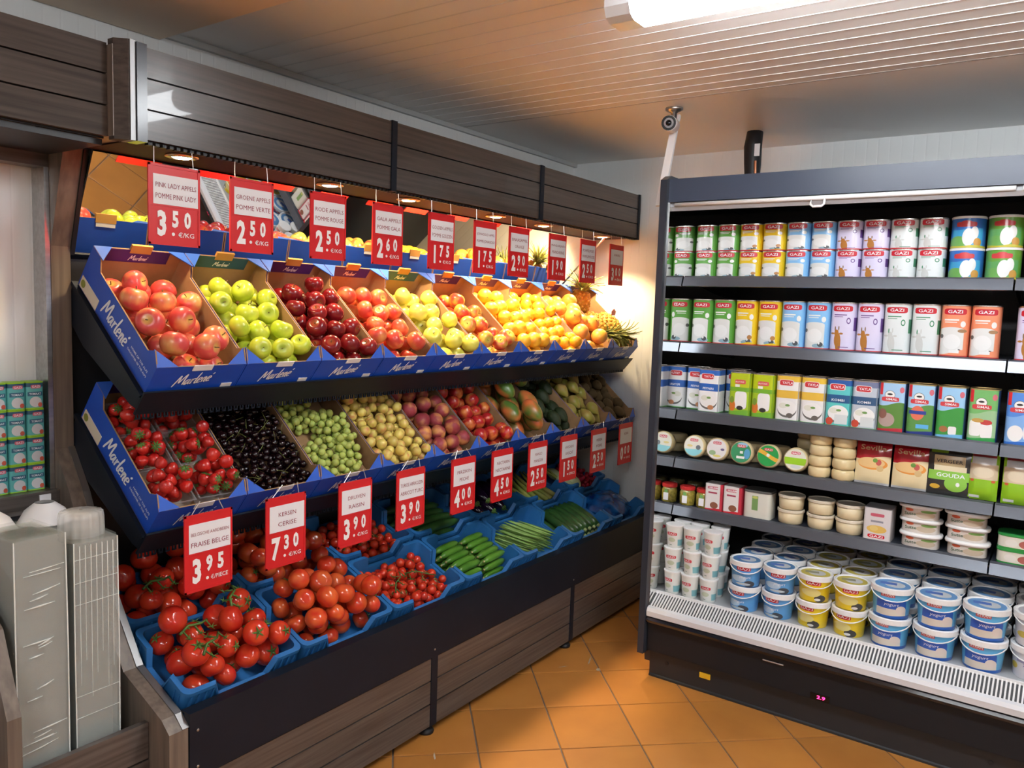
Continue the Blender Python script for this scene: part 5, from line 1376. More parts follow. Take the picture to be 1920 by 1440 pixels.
# third shelf: oblong tins
def virla(kind):
    b0, band, pic = {'blue': ((0.76, 0.78, 0.80), (0.025, 0.12, 0.45), (0.5, 0.22, 0.1)), 'orange': ((0.74, 0.75, 0.76), (0.70, 0.45, 0.06), (0.12, 0.11, 0.1)), 'teal': ((0.10, 0.52, 0.52), (0.02, 0.10, 0.25), (0.5, 0.1, 0.06)),
                     'grey': ((0.45, 0.52, 0.60), (0.03, 0.09, 0.2), (0.5, 0.12, 0.08))}[kind]
    top = {'blue': (0.03, 0.14, 0.5), 'orange': (0.72, 0.48, 0.05), 'teal': (0.02, 0.10, 0.35), 'grey': (0.16, 0.19, 0.32)}[kind]
    sh = [('above', 0, 0.86, 1.5, 0.0, top), ('rect', 0, 0.58, 1.0, 0.085, band), ('ell', 0.05, 0.24, 0.8, 0.17, (0.12, 0.12, 0.12)), ('ell', 0.05, 0.28, 0.8, 0.165, WHT),
          ('ell', -0.3, 0.33, 0.35, 0.06, (0.66, 0.68, 0.6)), ('ell', 0.3, 0.12, 0.28, 0.055, pic), ('ell', 0.1, 0.34, 0.2, 0.025, (0.15, 0.3, 0.08)),
          ('rect', 0.92, 0.4, 0.03, 0.45, tuple(c * 0.5 for c in b0)), ('sq', -0.1, 0.83, 0.62, 0.068, (0.75, 0.72, 0.7)), ('sq', -0.1, 0.83, 0.56, 0.058, (0.55, 0.03, 0.04))]
    if kind in ('teal', 'grey'): sh += [('ell', -0.6, 0.10, 0.3, 0.08, (0.55, 0.07, 0.04)), ('rect', 0.3, 0.15, 0.5, 0.10, (0.6, 0.65, 0.66))]
    return print_mat('oblong_print_' + kind, b0, sh)
LIME = print_mat('lime_print', (0.45, 0.55, 0.01), [('rect', 0, 0.60, 1.0, 0.055, (0.16, 0.40, 0.03)), ('below', 0, 0.56, 2, 0.0, (0.33, 0.50, 0.02)), ('sq', 0.15, 0.36, 0.55, 0.20, WHT), ('ell', -0.6, 0.22, 0.28, 0.13, (0.65, 0.18, 0.03)),
      ('ell', -0.65, 0.36, 0.2, 0.08, (0.18, 0.3, 0.04)), ('ell', 0.1, 0.18, 0.3, 0.05, (0.03, 0.03, 0.03)), ('below', 0, 0.12, 2, 0.02, (0.16, 0.42, 0.04)), ('rect', 0.9, 0.5, 0.04, 0.5, (0.2, 0.35, 0.02)),
      ('sq', 0.05, 0.78, 0.5, 0.05, (0.6, 0.1, 0.1)), ('rect', -0.2, 0.69, 0.22, 0.03, WHT)])
def simal(k):
    sky = [(0.34, 0.55, 0.78), (0.34, 0.58, 0.80), (0.30, 0.55, 0.80), (0.16, 0.44, 0.14), (0.08, 0.24, 0.66)][k]
    low = [(0.10, 0.24, 0.05), (0.10, 0.28, 0.07), (0.05, 0.30, 0.06), (0.30, 0.50, 0.28), (0.2, 0.4, 0.75)][k]
    bot = [(0.5, 0.03, 0.05), (0.02, 0.04, 0.22), (0.16, 0.45, 0.75), (0.03, 0.30, 0.07), (0.03, 0.15, 0.55)][k]
    sh = [('below', 0, 0.56, 2.5, 0.04, low)]
    sh += [[('ell', -0.3, 0.24, 0.6, 0.14, (0.4, 0.3, 0.28)), ('ell', -0.6, 0.36, 0.3, 0.1, (0.22, 0.1, 0.08))],
           [('ell', -0.2, 0.43, 0.48, 0.14, (0.65, 0.16, 0.1)), ('rect', -0.2, 0.44, 0.62, 0.035, (0.03, 0.06, 0.3)), ('rect', 0.2, 0.17, 0.45, 0.04, (0.1, 0.4, 0.75))],
           [('ell', -0.4, 0.17, 0.3, 0.06, (0.35, 0.15, 0.06)), ('sq', 0.2, 0.15, 0.28, 0.08, WHT)],
           [('sq', -0.45, 0.25, 0.38, 0.15, WHT), ('sq', 0.3, 0.21, 0.38, 0.14, WHT), ('ell', 0.25, 0.37, 0.4, 0.05, (0.5, 0.05, 0.05)), ('ell', -0.3, 0.40, 0.4, 0.04, (0.5, 0.3, 0.08))],
           [('ell', -0.3, 0.22, 0.5, 0.15, WHT), ('sq', 0.5, 0.25, 0.3, 0.13, WHT)]][k]
    sh += [('below', 0, 0.07, 2, 0.015, bot), ('rect', -0.80, 0.86, 0.12, 0.12, (0.6, 0.03, 0.04)), ('ell', 0.7, 0.85, 0.16, 0.06, (0.6, 0.15, 0.2)), ('ell', -0.15, 0.74, 0.38, 0.09, (0.05, 0.06, 0.08)), ('ell', -0.15, 0.74, 0.35, 0.082, WHT),
           ('ell', -0.15, 0.755, 0.2, 0.02, (0.02, 0.02, 0.02)), ('sq', -0.1, 0.655, 0.64, 0.045, (0.58, 0.05, 0.06)), ('rect', 0.96, 0.5, 0.05, 0.5, (0.02, 0.05, 0.15))]
    return print_mat('pasture_print_%d' % k, sky, sh)
def virla_p(k): return tin_proto('oblong_' + k, 0.094, 0.085, 0.185, 6, virla(k), mat('green_tin_rim', (0.1, 0.35, 0.1), 0.4), M_rims, 'YAYLA', 0.83, 0.9, 0.055,
                                 extra=[('PEYNIRI' if k == 'blue' else 'KOMBI', 0.555, 1.0, 0.05, M_print)] if k in ('blue', 'teal', 'grey') else [])
ROW3 = [(1.334, 'blue', 0.0, 'white and blue oblong tin on third shelf, nearest the mirrored end'), (1.262, 'blue', 0.0, 'white and blue oblong tin on third shelf, second from the mirrored end')]
x3 = SHX[2] + 0.062
put(virla_p('blue'), x3 + 0.06, 1.345, SH[2], 'white and blue oblong tin set back on third shelf, nearest the mirrored end', 'tin', 'oblong tins on the third shelf')
put(virla_p('blue'), x3, 1.266, SH[2], 'white and blue oblong tin at the front of the third shelf', 'tin', 'oblong tins on the third shelf')
put(virla_p('blue'), x3 + 0.09, 1.18, SH[2], 'white and blue oblong tin set back beside the lime tins', 'tin', 'oblong tins on the third shelf')
lp = tin_proto('oblong_lime', 0.092, 0.085, 0.182, 6, LIME, None, M_rims, None, extra=[('SUTAS', 0.78, 0.8, 0.03, M_print)])
for i, y in enumerate((1.130, 1.034)): put(lp, x3, y, SH[2], 'lime green oblong tin on third shelf, %s one' % ('left', 'right')[i], 'tin', 'oblong tins on the third shelf')
for i, y in enumerate((0.934, 0.835)): put(virla_p('orange'), x3, y, SH[2], 'white and orange oblong tin on third shelf, %s one' % ('left', 'right')[i], 'tin', 'oblong tins on the third shelf')
put(virla_p('teal'), x3, 0.738, SH[2], 'teal and navy oblong tin on third shelf', 'tin', 'oblong tins on the third shelf')
put(virla_p('grey'), x3, 0.643, SH[2], 'grey-blue oblong tin beside the cow-badge tins', 'tin', 'oblong tins on the third shelf')
M_rimg = mat('gold_tin_rim', (0.55, 0.45, 0.2), 0.3, metal=0.9)
for i, y in enumerate((0.548, 0.449, 0.351, 0.250, 0.135, 0.02, -0.09)):
    k = min(i, 4) if i < 5 else (i - 5)
    p = tin_proto('pasture_%d' % k, 0.094, 0.085, 0.188, 5, simal(k), None, M_rimg, None, extra=[('SIMAL', 0.655, 0.85, 0.045, M_print)])
    lb = ['tin with red base, cow badge and farmyard print', 'tin with navy base, cow badge and orange roundel', 'tin with light blue base, cow badge and green meadow', 'green tin with cow badge and white cheese blocks', 'bright blue tin with cow badge beyond the joint',
          'tin with red base and cow badge far right', 'tin with navy base and cow badge far right'][i]
    put(p, x3 + 0.002, y, SH[2], lb + ' on the third shelf', 'tin', 'cow-badge tins on the third shelf')

# fourth shelf: round cheeses and packs
M_chs = mat('pale_cheese_rind', (0.66, 0.54, 0.30), 0.28, noise=0.12, nscale=(20, 20, 20), rnd=0.06, coat=0.3)
def wheel_me(r, h):
    return MB().lathe([(r * 0.5, 0), (r * 0.88, 0.001), (r * 0.985, h * 0.2), (r, h * 0.5), (r * 0.985, h * 0.8), (r * 0.88, h - 0.001), (r * 0.5, h)], 28).mesh('round_cheese', M_chs, smooth=True)
WH = wheel_me(0.050, 0.040); WS = wheel_me(0.043, 0.043)
def lab(kind):
    base, sh = {'aqua': ((0.74, 0.74, 0.66), [('below', 0, 0.34, 2, 0.02, (0.25, 0.6, 0.68)), ('ell', 0.5, 0.45, 0.25, 0.12, (0.15, 0.18, 0.2)), ('ell', -0.4, 0.5, 0.3, 0.06, (0.7, 0.6, 0.25))]),
                'cream': ((0.74, 0.73, 0.74), [('ell', -0.4, 0.3, 0.35, 0.12, (0.3, 0.45, 0.25)), ('ell', 0.6, 0.5, 0.2, 0.06, (0.15, 0.12, 0.25)), ('ell', 0.1, 0.16, 0.4, 0.06, (0.7, 0.65, 0.2))]),
                'green': ((0.04, 0.28, 0.12), [('ell', 0.1, 0.86, 0.5, 0.12, (0.3, 0.55, 0.75)), ('ell', 0.6, 0.45, 0.3, 0.25, (0.1, 0.35, 0.6)), ('rect', 0.0, 0.25, 0.4, 0.06, WHT), ('rect', 0.05, 0.5, 0.15, 0.06, WHT)]),
                'stripe': ((0.02, 0.32, 0.07), [('above', 0, 0.42, 1.2, -0.22, (0.75, 0.42, 0.05)), ('above', 0, 0.62, 1.2, -0.22, (0.02, 0.32, 0.07)), ('ell', 0.0, 0.53, 0.16, 0.08, WHT)]),
                'lime': ((0.70, 0.70, 0.60), [('rect', 0, 0.42, 1.2, 0.16, (0.30, 0.58, 0.02)), ('ell', 0.1, 0.16, 0.5, 0.08, (0.55, 0.6, 0.6))])}[kind]
    sh = sh + [('sq', 0.0, 0.80, 0.42, 0.07, (0.6, 0.05, 0.08))]
    return print_mat('cheese_label_' + kind, base, sh)
DX = SHX[3]
def disc(y, kind, label, r=0.050, txt='GAZI'):
    Ry = Matrix.Rotation(-PI / 2 + 0.18, 4, 'Y')
    o = obj('round_cheese', WH, None, Matrix.Translation((DX + 0.066, y, SH[3] + 0.0510)) @ Ry @ Matrix.Translation((0, 0, 0.0)))
    tag(o, label, 'cheese', 'round cheeses standing on edge')
    # local: +z points to the front; local x points up
    b = MB(); b.lathe([(r * 0.86, 0.0395), (r * 0.86, 0.0408)], 30)
    Lm = b.build('label', lab(kind), o, uvf=lambda p: (-p[1] / (r * 0.86), 0.5 + p[0] / (r * 0.86) / 2))
    obj('lettering', text_mesh(txt, 0.030, 0.0075, lambda u, v: (0.0515 * 0.5 + v, -u, 0.0413), M_print), o)
for y, k, lb in [(1.322, 'aqua', 'upright round cheese with aqua and white label near the mirrored end'), (1.218, 'cream', 'upright round cheese with pale cream label'), (1.112, 'green', 'upright round cheese with green and blue label'),
                 (0.998, 'stripe', 'upright round cheese with green label and orange stripe'), (0.888, 'lime', 'upright round cheese with lime and white label')]: disc(y, k, lb)
for i in range(5):
    for lv in range(2):
        o = obj('round_cheese', WH, None, Matrix.Translation((DX + 0.185, 1.32 - i * 0.106, SH[3] + 0.0 + lv * 0.0405)) @ Matrix.Diagonal((1, 1, 1, 1)))
        tag(o, 'plain pale cheese wheel lying %s behind the %s upright cheese' % ('on top' if lv else 'at the bottom', ORD[i]), 'cheese', 'pale cheese wheels behind the upright ones')
for ci, (y, dx, n) in enumerate([(0.880, 0.17, 4), (0.797, 0.046, 4), (0.707, 0.046, 4)]):
    for lv in range(n):
        o = obj('round_cheese', WS, None, Matrix.Translation((DX + dx, y, SH[3] + lv * 0.0435)))
        tag(o, 'small pale cheese, %s from the bottom of the %s stack' % (ORD[lv], ['set-back', 'left front', 'right front'][ci]), 'cheese', 'stacked small pale cheeses')
def pack_proto(key, w, d, h, pm, lean, texts=(), name='cheese_pack', foil=None):
    """flat pouch: swollen front, crimped edges"""
    if key in PR: return PR[key]
    b = MB(); n, m = 8, 10; vs = []
    for side in (-1, 1):
        for j in range(m + 1):
            for i in range(n + 1):
                u = -1 + 2 * i / n; v = j / m
                k = (1 - abs(u) ** 4) * (1 - abs(2 * v - 1) ** 6)
                vs.append((side * (0.001 + d / 2 * k) , -u * w / 2, v * h))
    fs = []; N = (n + 1) * (m + 1)
    for s in (0, 1):
        for j in range(m):
            for i in range(n):
                q = [s * N + j * (n + 1) + i, s * N + j * (n + 1) + i + 1, s * N + (j + 1) * (n + 1) + i + 1, s * N + (j + 1) * (n + 1) + i]
                fs.append(q if s == 0 else q[::-1])
    b.add(vs, fs)
    o = b.build(name, pm, None, smooth=True, uvf=lambda p: (-p[1] / (w / 2), p[2] / h))
    for txt, tu, tv, tw, th, col in texts:
        def fm(u, v):
            uu = (u / (w / 2)); vv = v / h; k = (1 - min(1, abs(uu)) ** 4) * (1 - min(1, abs(2 * vv - 1)) ** 6)
            return (-(0.001 + d / 2 * k) - 0.0008, -u, v)
        obj('lettering', text_mesh(txt, tw * w, th * h, lambda u, v: fm(u + tu * w / 2, v + tv * h), col), o)
    o['proto'] = 1; PR[key] = o; o['lean'] = lean
    return o
RP = print_mat('red_slices_print', (0.72, 0.60, 0.36), [('above', 0, 0.62, 2, 0.05, (0.38, 0.015, 0.025)), ('ell', 0.0, 0.48, 0.85, 0.14, (0.7, 0.28, 0.06)), ('ell', -0.1, 0.50, 0.8, 0.12, (0.72, 0.48, 0.22)), ('ell', 0.35, 0.52, 0.16, 0.07, (0.5, 0.1, 0.08)),
      ('ell', 0.15, 0.56, 0.14, 0.05, (0.15, 0.3, 0.06)), ('ell', 0.45, 0.38, 0.2, 0.07, (0.6, 0.42, 0.2)), ('rect', 0, 0.02, 1, 0.03, (0.5, 0.5, 0.52))], rough=0.15)
GP = print_mat('gouda_print', (0.035, 0.035, 0.035), [('rect', 0, 0.73, 0.72, 0.12, (0.45, 0.34, 0.18)), ('rect', 0.05, 0.57, 0.75, 0.06, (0.72, 0.64, 0.45)), ('rect', 0, 0.42, 0.95, 0.10, (0.26, 0.55, 0.08)), ('ell', 0.35, 0.26, 0.52, 0.17, (0.26, 0.55, 0.08)),
      ('ell', 0.45, 0.25, 0.09, 0.045, WHT), ('ell', -0.6, 0.17, 0.24, 0.05, (0.6, 0.38, 0.05)), ('rect', -0.5, 0.95, 0.4, 0.05, (0.22, 0.48, 0.05))], rough=0.25)
GB = print_mat('grated_print', (0.25, 0.50, 0.02), [('rect', 0, 0.62, 0.95, 0.17, (0.6, 0.5, 0.36)), ('ell', 0, 0.6, 0.7, 0.12, (0.68, 0.6, 0.45)), ('rect', 0, 0.88, 0.8, 0.10, (0.55, 0.58, 0.6)), ('rect', 0.0, 0.97, 0.8, 0.035, (0.45, 0.06, 0.08)), ('ell', -0.7, 0.42, 0.14, 0.03, (0.6, 0.12, 0.05)), ('ell', 0.7, 0.42, 0.14, 0.03, (0.6, 0.12, 0.05)), ('rect', -0.5, 0.07, 0.35, 0.03, WHT)], rough=0.2)
M_tan = mat('tan_lettering', (0.5, 0.3, 0.16), 0.5); M_blkp = mat('black_lettering', (0.02, 0.02, 0.02), 0.5)
rp = pack_proto('redslices', 0.124, 0.03, 0.165, RP, 0.1, [('Sevilla', 0, 0.85, 0.75, 0.12, M_tan)])
for i, y in enumerate((0.602, 0.470)):
    o = put(rp, DX + 0.045, y, SH[3], 'red and cream pouch of cheese slices, %s of two' % ('left', 'right')[i], 'cheese pack', 'pouches on the fourth shelf'); o.rotation_euler[1] = 0.12
gp = pack_proto('gouda', 0.140, 0.028, 0.170, GP, 0.1, [('VERGEER', 0, 0.73, 0.62, 0.075, M_blkp), ('GOUDA', 0.1, 0.43, 0.66, 0.085, M_print)])
o = put(gp, DX + 0.042, 0.342, SH[3], 'black and green gouda pouch on the fourth shelf', 'cheese pack', 'pouches on the fourth shelf'); o.rotation_euler[1] = 0.1
gb = pack_proto('grated', 0.094, 0.04, 0.165, GB, 0.1)
for i, y in enumerate((0.234, 0.128, 0.03, -0.07)):
    o = put(gb, DX + 0.045, y, SH[3], 'green bag of grated cheese, %s from the gouda pouch' % ORD[i], 'cheese pack', 'pouches on the fourth shelf'); o.rotation_euler[1] = 0.1

# fifth shelf
EX = SHX[4]
def jar(x, y, z, label):
    o = MB().lathe([(0.030, 0), (0.034, 0.004), (0.0345, 0.055), (0.030, 0.066), (0.029, 0.07)], 22).build('olive_jar', mat('jar_of_olives', (0.42, 0.34, 0.06), 0.12, nscale=(90, 90, 90), col2=(0.18, 0.16, 0.03), coat=0.6), None, smooth=True)
    o.location = (x, y, z); tag(o, label, 'jar', 'olive jars on the fifth shelf')
    MB().lathe([(0.032, 0.068), (0.0335, 0.069), (0.0335, 0.082), (0.030, 0.084)], 22).build('lid', mat('red_jar_lid', (0.5, 0.03, 0.03), 0.3), o)
    MB().box(-0.0362, -0.0352, -0.013, 0.010, 0.012, 0.045).build('label', M_cardw, o); MB().box(-0.0362, -0.0352, -0.009, 0.006, 0.046, 0.06).build('label', mat('jar_green_label', (0.15, 0.35, 0.1), 0.5), o)
jar(EX + 0.053, 1.352, SH[4], 'olive jar with red lid nearest the mirrored end'); jar(EX + 0.053, 1.275, SH[4], 'olive jar with red lid beside the white and red cartons')
for i, y in enumerate((1.352, 1.268)):
    o = MB().lathe([(0.030, 0), (0.036, 0.004), (0.037, 0.08), (0.033, 0.09)], 20).build('olive_tub', mat('dark_olive_tub', (0.10, 0.09, 0.04), 0.2, nscale=(80, 80, 80), col2=(0.04, 0.035, 0.02)), None, smooth=True)
    o.location = (EX + 0.135, y, SH[4]); tag(o, 'dark olive tub behind the %s red-lidded jar' % ('left', 'right')[i], 'tub', 'dark olive tubs')
    MB().box(-0.0392, -0.0378, -0.014, 0.014, 0.05, 0.08).build('label', M_cardw, o)
CB = print_mat('white_red_carton', (0.74, 0.72, 0.72), [('rect', 0.95, 0.5, 0.22, 0.6, (0.5, 0.03, 0.06)), ('ell', 0.1, 0.22, 0.45, 0.12, (0.25, 0.1, 0.06)), ('below', 0, 0.10, 2, 0.02, (0.55, 0.03, 0.05)), ('rect', -0.1, 0.68, 0.5, 0.03, (0.4, 0.05, 0.1)), ('sq', -0.1, 0.86, 0.6, 0.055, (0.6, 0.2, 0.25))])
cb = tin_proto('carton', 0.078, 0.075, 0.118, 12, CB, None, None, None, name='cheese_carton', extra=[('SELAM', 0.86, 1.0, 0.06, M_print)])
for i, y in enumerate((1.218, 1.136)): put(cb, EX + 0.05, y, SH[4], 'white and red carton on the fifth shelf, %s one' % ('left', 'right')[i], 'carton', 'cartons on the fifth shelf')
FT = print_mat('feta_tub_print', (0.66, 0.67, 0.60), [('rect', -0.1, 0.6, 0.22, 0.28, (0.18, 0.33, 0.12)), ('ell', -0.1, 0.82, 0.2, 0.05, (0.5, 0.55, 0.15))], rough=0.2)
ft = tin_proto('fetatub', 0.116, 0.10, 0.108, 5, FT, None, None, None, name='feta_tub', lid=mat('clear_dark_lid', (0.12, 0.12, 0.12), 0.1))
put(ft, EX + 0.068, 1.034, SH[4], 'square tub of crumbled white cheese with green label', 'tub', 'tubs on the fifth shelf')
M_but = mat('butter_tub', (0.66, 0.56, 0.36), 0.35, noise=0.08, nscale=(10, 10, 10)); M_lidc = mat('cream_lid', (0.68, 0.62, 0.5), 0.3)
bt_me = MB().lathe([(0.044, 0), (0.047, 0.003), (0.0505, 0.050)], 28).mesh('cream_tub', M_but, smooth=True)
bl_me = MB().lathe([(0.051, 0.047), (0.0535, 0.048), (0.0535, 0.057), (0.050, 0.059), (0.047, 0.056)], 28).mesh('lid', M_lidc)
for i, y in enumerate((0.904, 0.786, 0.675)):
    for lv in range(2):
        o = obj('cream_tub', bt_me, None, Matrix.Translation((EX + 0.066, y, SH[4] + lv * 0.0595))); obj('lid', bl_me, o)
        tag(o, 'round cream-coloured tub, %s of the %s stack' % ('upper' if lv else 'lower', ['left', 'middle', 'right'][i]), 'tub', 'cream tubs on the fifth shelf')
SV = print_mat('foil_box_print', (0.62, 0.60, 0.62), [('ell', 0, 0.36, 0.72, 0.12, (0.68, 0.45, 0.12)), ('ell', -0.2, 0.38, 0.3, 0.08, (0.72, 0.55, 0.2)), ('rect', 0, 0.60, 0.45, 0.03, (0.25, 0.25, 0.3)), ('sq', 0, 0.80, 0.5, 0.05, (0.5, 0.1, 0.15)), ('sq', 0, 0.14, 0.62, 0.055, RED)], rough=0.12)
sv = tin_proto('foilbox', 0.098, 0.11, 0.125, 12, SV, None, None, None, name='grill_cheese_box', extra=[('GAZI', 0.14, 0.95, 0.07, M_print)])
put(sv, EX + 0.066, 0.566, SH[4], 'silver foil box of grilling cheese beside the oval tubs', 'carton', None)
SU = print_mat('oval_tub_print', (0.60, 0.56, 0.52), [('ell', 0.35, 0.45, 0.5, 0.3, (0.5, 0.42, 0.32)), ('ell', 0.5, 0.78, 0.4, 0.12, (0.15, 0.3, 0.08)), ('ell', -0.5, 0.82, 0.22, 0.14, (0.6, 0.12, 0.06))], rough=0.25)
su = tin_proto('ovaltub', 0.128, 0.10, 0.040, 2.6, SU, None, None, None, name='oval_tub', extra=[('Sutte', 0.48, 0.6, 0.28, mat('dark_green_lettering', (0.02, 0.08, 0.04), 0.5))])
su.children[-1].location.y = 0.028
MB().lathe([(1.0, 0.039), (1.14, 0.040), (1.16, 0.046), (1.12, 0.052), (0.9, 0.053)], 32, ex=2.6, a=0.05, b=0.064).build('lid', M_white, su, smooth=True)
for i, y in enumerate((0.420, 0.266)):
    for lv in range(3):
        put(su, EX + 0.07 + 0.006 * (lv % 2), y + 0.004 * lv, SH[4] + lv * 0.0535, 'white-lidded oval tub, %s level of the %s stack' % (['bottom', 'middle', 'top'][lv], ('left', 'right')[i]), 'tub', 'white-lidded oval tubs')
GS = print_mat('green_tub_print', (0.66, 0.66, 0.58), [('ell', 0.4, 0.5, 0.35, 0.3, (0.4, 0.12, 0.1)), ('rect', 0, 0.03, 1.2, 0.12, (0.03, 0.28, 0.06)), ('ell', -0.3, 0.5, 0.3, 0.3, (0.7, 0.7, 0.66))], rough=0.25)
gs = tin_proto('greentub', 0.125, 0.10, 0.045, 4, GS, None, None, None, name='green_tub', lid=mat('green_lid', (0.03, 0.27, 0.06), 0.3))
for i, y in enumerate((0.110, -0.03)):
    for lv in range(2): put(gs, EX + 0.07, y, SH[4] + lv * 0.054, '%s green-lidded tub in the %s stack beyond the shelf joint' % ('upper' if lv else 'lower', ('left', 'right')[i]), 'tub', 'green-lidded tubs')

# ---- bottom deck: cups and pails
DZ = 0.3565
def cup_proto():
    pm = print_mat('yoghurt_cup_print', (0.74, 0.78, 0.76), [('rect', 0.85, 0.25, 0.25, 0.14, (0.20, 0.48, 0.55)), ('ell', -0.1, 0.36, 0.45, 0.10, (0.52, 0.60, 0.45)), ('sq', -0.1, 0.62, 0.62, 0.07, (0.60, 0.03, 0.05)), ('rect', -0.2, 0.14, 0.15, 0.02, (0.3, 0.4, 0.35))])
    h = 0.100
    o = MB().lathe([(0.029, 0), (0.0305, 0.003), (0.0385, h - 0.006)], 28).build('yoghurt_cup', pm, None, uvf=lambda p: (-p[1] / 0.035, p[2] / h)); smooth_angle(o, 40)
    MB().lathe([(0.0385, h - 0.007), (0.0405, h - 0.006), (0.0405, h - 0.001), (0.036, h)], 28).build('lid', M_white, o)
    def fm(u, v):
        r = 0.0305 + 0.008 * v / h; a = u / r
        return (-math.cos(a) * r - 0.0006, -math.sin(a) * r, v)
    obj('lettering', text_mesh('GAZI', 0.032, 0.009, lambda u, v: fm(u - 0.003, v + 0.062), M_print), o)
    o['proto'] = 1; return o
cp = cup_proto(); CUPH = 0.1005
for c_, (x, y, n) in enumerate([(3.165, 1.345, 3), (3.162, 1.262, 3), (3.165, 1.178, 3), (3.25, 1.345, 3), (3.25, 1.262, 3), (3.25, 1.178, 3), (3.335, 1.20, 3)]):
    for lv in range(n):
        put(cp, x + 0.002 * ((lv * 7 + c_ * 3) % 3 - 1), y + 0.003 * ((lv * 5 + c_) % 3 - 1), DZ + lv * CUPH, 'white yoghurt cup, %s of the %s' % (['bottom', 'middle', 'top'][lv], ['stack nearest the mirror', 'second front stack', 'third front stack', 'stack behind nearest the mirror', 'second stack behind', 'third stack behind', 'rearmost stack'][c_]),
            'yoghurt', 'white yoghurt cups', yaw=0.15 * ((lv * 3 + c_ * 5) % 4 - 1.5))
def pail_proto(kind, r, h, txt):
    base, sh = {'blue': ((0.10, 0.33, 0.68), [('ell', 0.3, 0.12, 0.35, 0.13, (0.05, 0.06, 0.08)), ('ell', -0.4, 0.3, 0.5, 0.13, (0.45, 0.65, 0.82)), ('sq', -0.1, 0.72, 0.48, 0.085, RED), ('ell', -0.1, 0.1, 0.5, 0.05, (0.5, 0.6, 0.65))]),
                'yellow': ((0.78, 0.58, 0.02), [('ell', 0.35, 0.14, 0.35, 0.15, (0.05, 0.05, 0.05)), ('ell', -0.2, 0.35, 0.6, 0.16, (0.74, 0.66, 0.25)), ('sq', -0.1, 0.72, 0.48, 0.085, RED), ('ell', 0.2, 0.1, 0.2, 0.05, WHT)]),
                'sky': ((0.11, 0.42, 0.72), [('rect', 0, 0.45, 0.75, 0.14, (0.02, 0.10, 0.50)), ('rect', 0, 0.20, 0.75, 0.12, (0.72, 0.68, 0.60)), ('ell', 0.5, 0.3, 0.25, 0.14, (0.74, 0.66, 0.6)), ('below', 0, 0.09, 2, 0.02, (0.02, 0.12, 0.5)), ('rect', -0.2, 0.78, 0.36, 0.075, (0.6, 0.08, 0.1))]),
                'white': ((0.70, 0.70, 0.74), [('ell', 0.6, 0.5, 0.3, 0.3, (0.40, 0.38, 0.55)), ('ell', 0.6, 0.5, 0.22, 0.22, (0.68, 0.68, 0.74)), ('rect', -0.2, 0.55, 0.5, 0.05, (0.35, 0.33, 0.5)), ('ell', -0.8, 0.35, 0.15, 0.1, (0.65, 0.5, 0.08))])}[kind]
    o = MB().lathe([(r * 0.84, 0), (r * 0.86, 0.003), (r * 0.97, h - 0.012)], 34).build('yoghurt_pail', print_mat('pail_print_' + kind, base, sh), None, uvf=lambda p: (-p[1] / (r * 0.92), p[2] / h)); smooth_angle(o, 40)
    MB().lathe([(r * 0.97, h - 0.022), (r * 1.05, h - 0.021), (r * 1.06, h - 0.002), (r * 1.03, h), (r * 0.95, h), (r * 0.93, h - 0.004), (r * 0.05, h - 0.004)], 34, cap=False).build('lid', M_white, o, smooth=False)
    disc_ = print_mat('pail_lid_print_' + kind, {'blue': (0.10, 0.25, 0.5), 'yellow': (0.6, 0.5, 0.1), 'sky': (0.16, 0.36, 0.68), 'white': (0.45, 0.45, 0.5)}[kind], [('ell', 0.1, 0.5, 0.5, 0.25, (0.65, 0.68, 0.72)), ('rect', -0.2, 0.55, 0.4, 0.1, (0.1, 0.2, 0.6) if kind != 'yellow' else (0.3, 0.3, 0.2))])
    MB().lathe([(r * 0.86, h - 0.0038), (r * 0.86, h - 0.003)], 30).build('lid_print', disc_, o, uvf=lambda p: (-p[1] / r, 0.5 + p[0] / r / 2))
    def fm(u, v):
        rr = r * (0.86 + 0.11 * v / h); a = u / rr
        return (-math.cos(a) * rr - 0.0007, -math.sin(a) * rr, v)
    if txt:
        tv, col = (0.72, M_print)
        obj('lettering', text_mesh(txt, r * (0.8 if kind != 'sky' else 0.6), h * 0.10, lambda u, v: fm(u - (0.1 if kind != 'sky' else 0.2) * r, v + (tv if kind != 'sky' else 0.78) * h), col), o)
    if kind in ('sky', 'blue', 'white'):
        obj('lettering', text_mesh('yogurt', r * 0.75, h * 0.11, lambda u, v: fm(u, v + (0.45 if kind != 'blue' else 0.36) * h), M_print if kind != 'white' else mat('violet_lettering', (0.2, 0.15, 0.4), 0.5), 0.0, 0.2), o)
    side = 1 if kind in ('sky', 'white') else -1
    pts = []
    for q in range(13):
        a = -PI / 2 + PI * q / 12
        pts.append((-math.cos(a) * r * 1.04, math.sin(a) * r * 1.05, h - 0.016 - math.cos(a) * 0.030))
    MB().tube(pts, 0.0022, 6).build('handle', M_white, o, smooth=True)
    o['proto'] = 1; return o
PL_ = {'blue': pail_proto('blue', 0.063, 0.104, 'GAZI'), 'yellow': pail_proto('yellow', 0.063, 0.104, 'GAZI'), 'sky': pail_proto('sky', 0.070, 0.114, 'AYRAN'), 'white': pail_proto('white', 0.072, 0.114, '')}
PNM = {'blue': 'blue', 'yellow': 'yellow', 'sky': 'sky blue', 'white': 'white'}
cols = [('blue', 1.035, 3.19, 'left blue'), ('blue', 0.899, 3.20, 'right blue'), ('yellow', 0.763, 3.20, 'left yellow'), ('yellow', 0.627, 3.20, 'right yellow'), ('sky', 0.484, 3.192, 'left sky blue'), ('sky', 0.332, 3.190, 'middle sky blue'), ('sky', 0.180, 3.190, 'right sky blue'), ('white', 0.027, 3.215, 'white'), ('white', -0.128, 3.20, 'farthest white')]
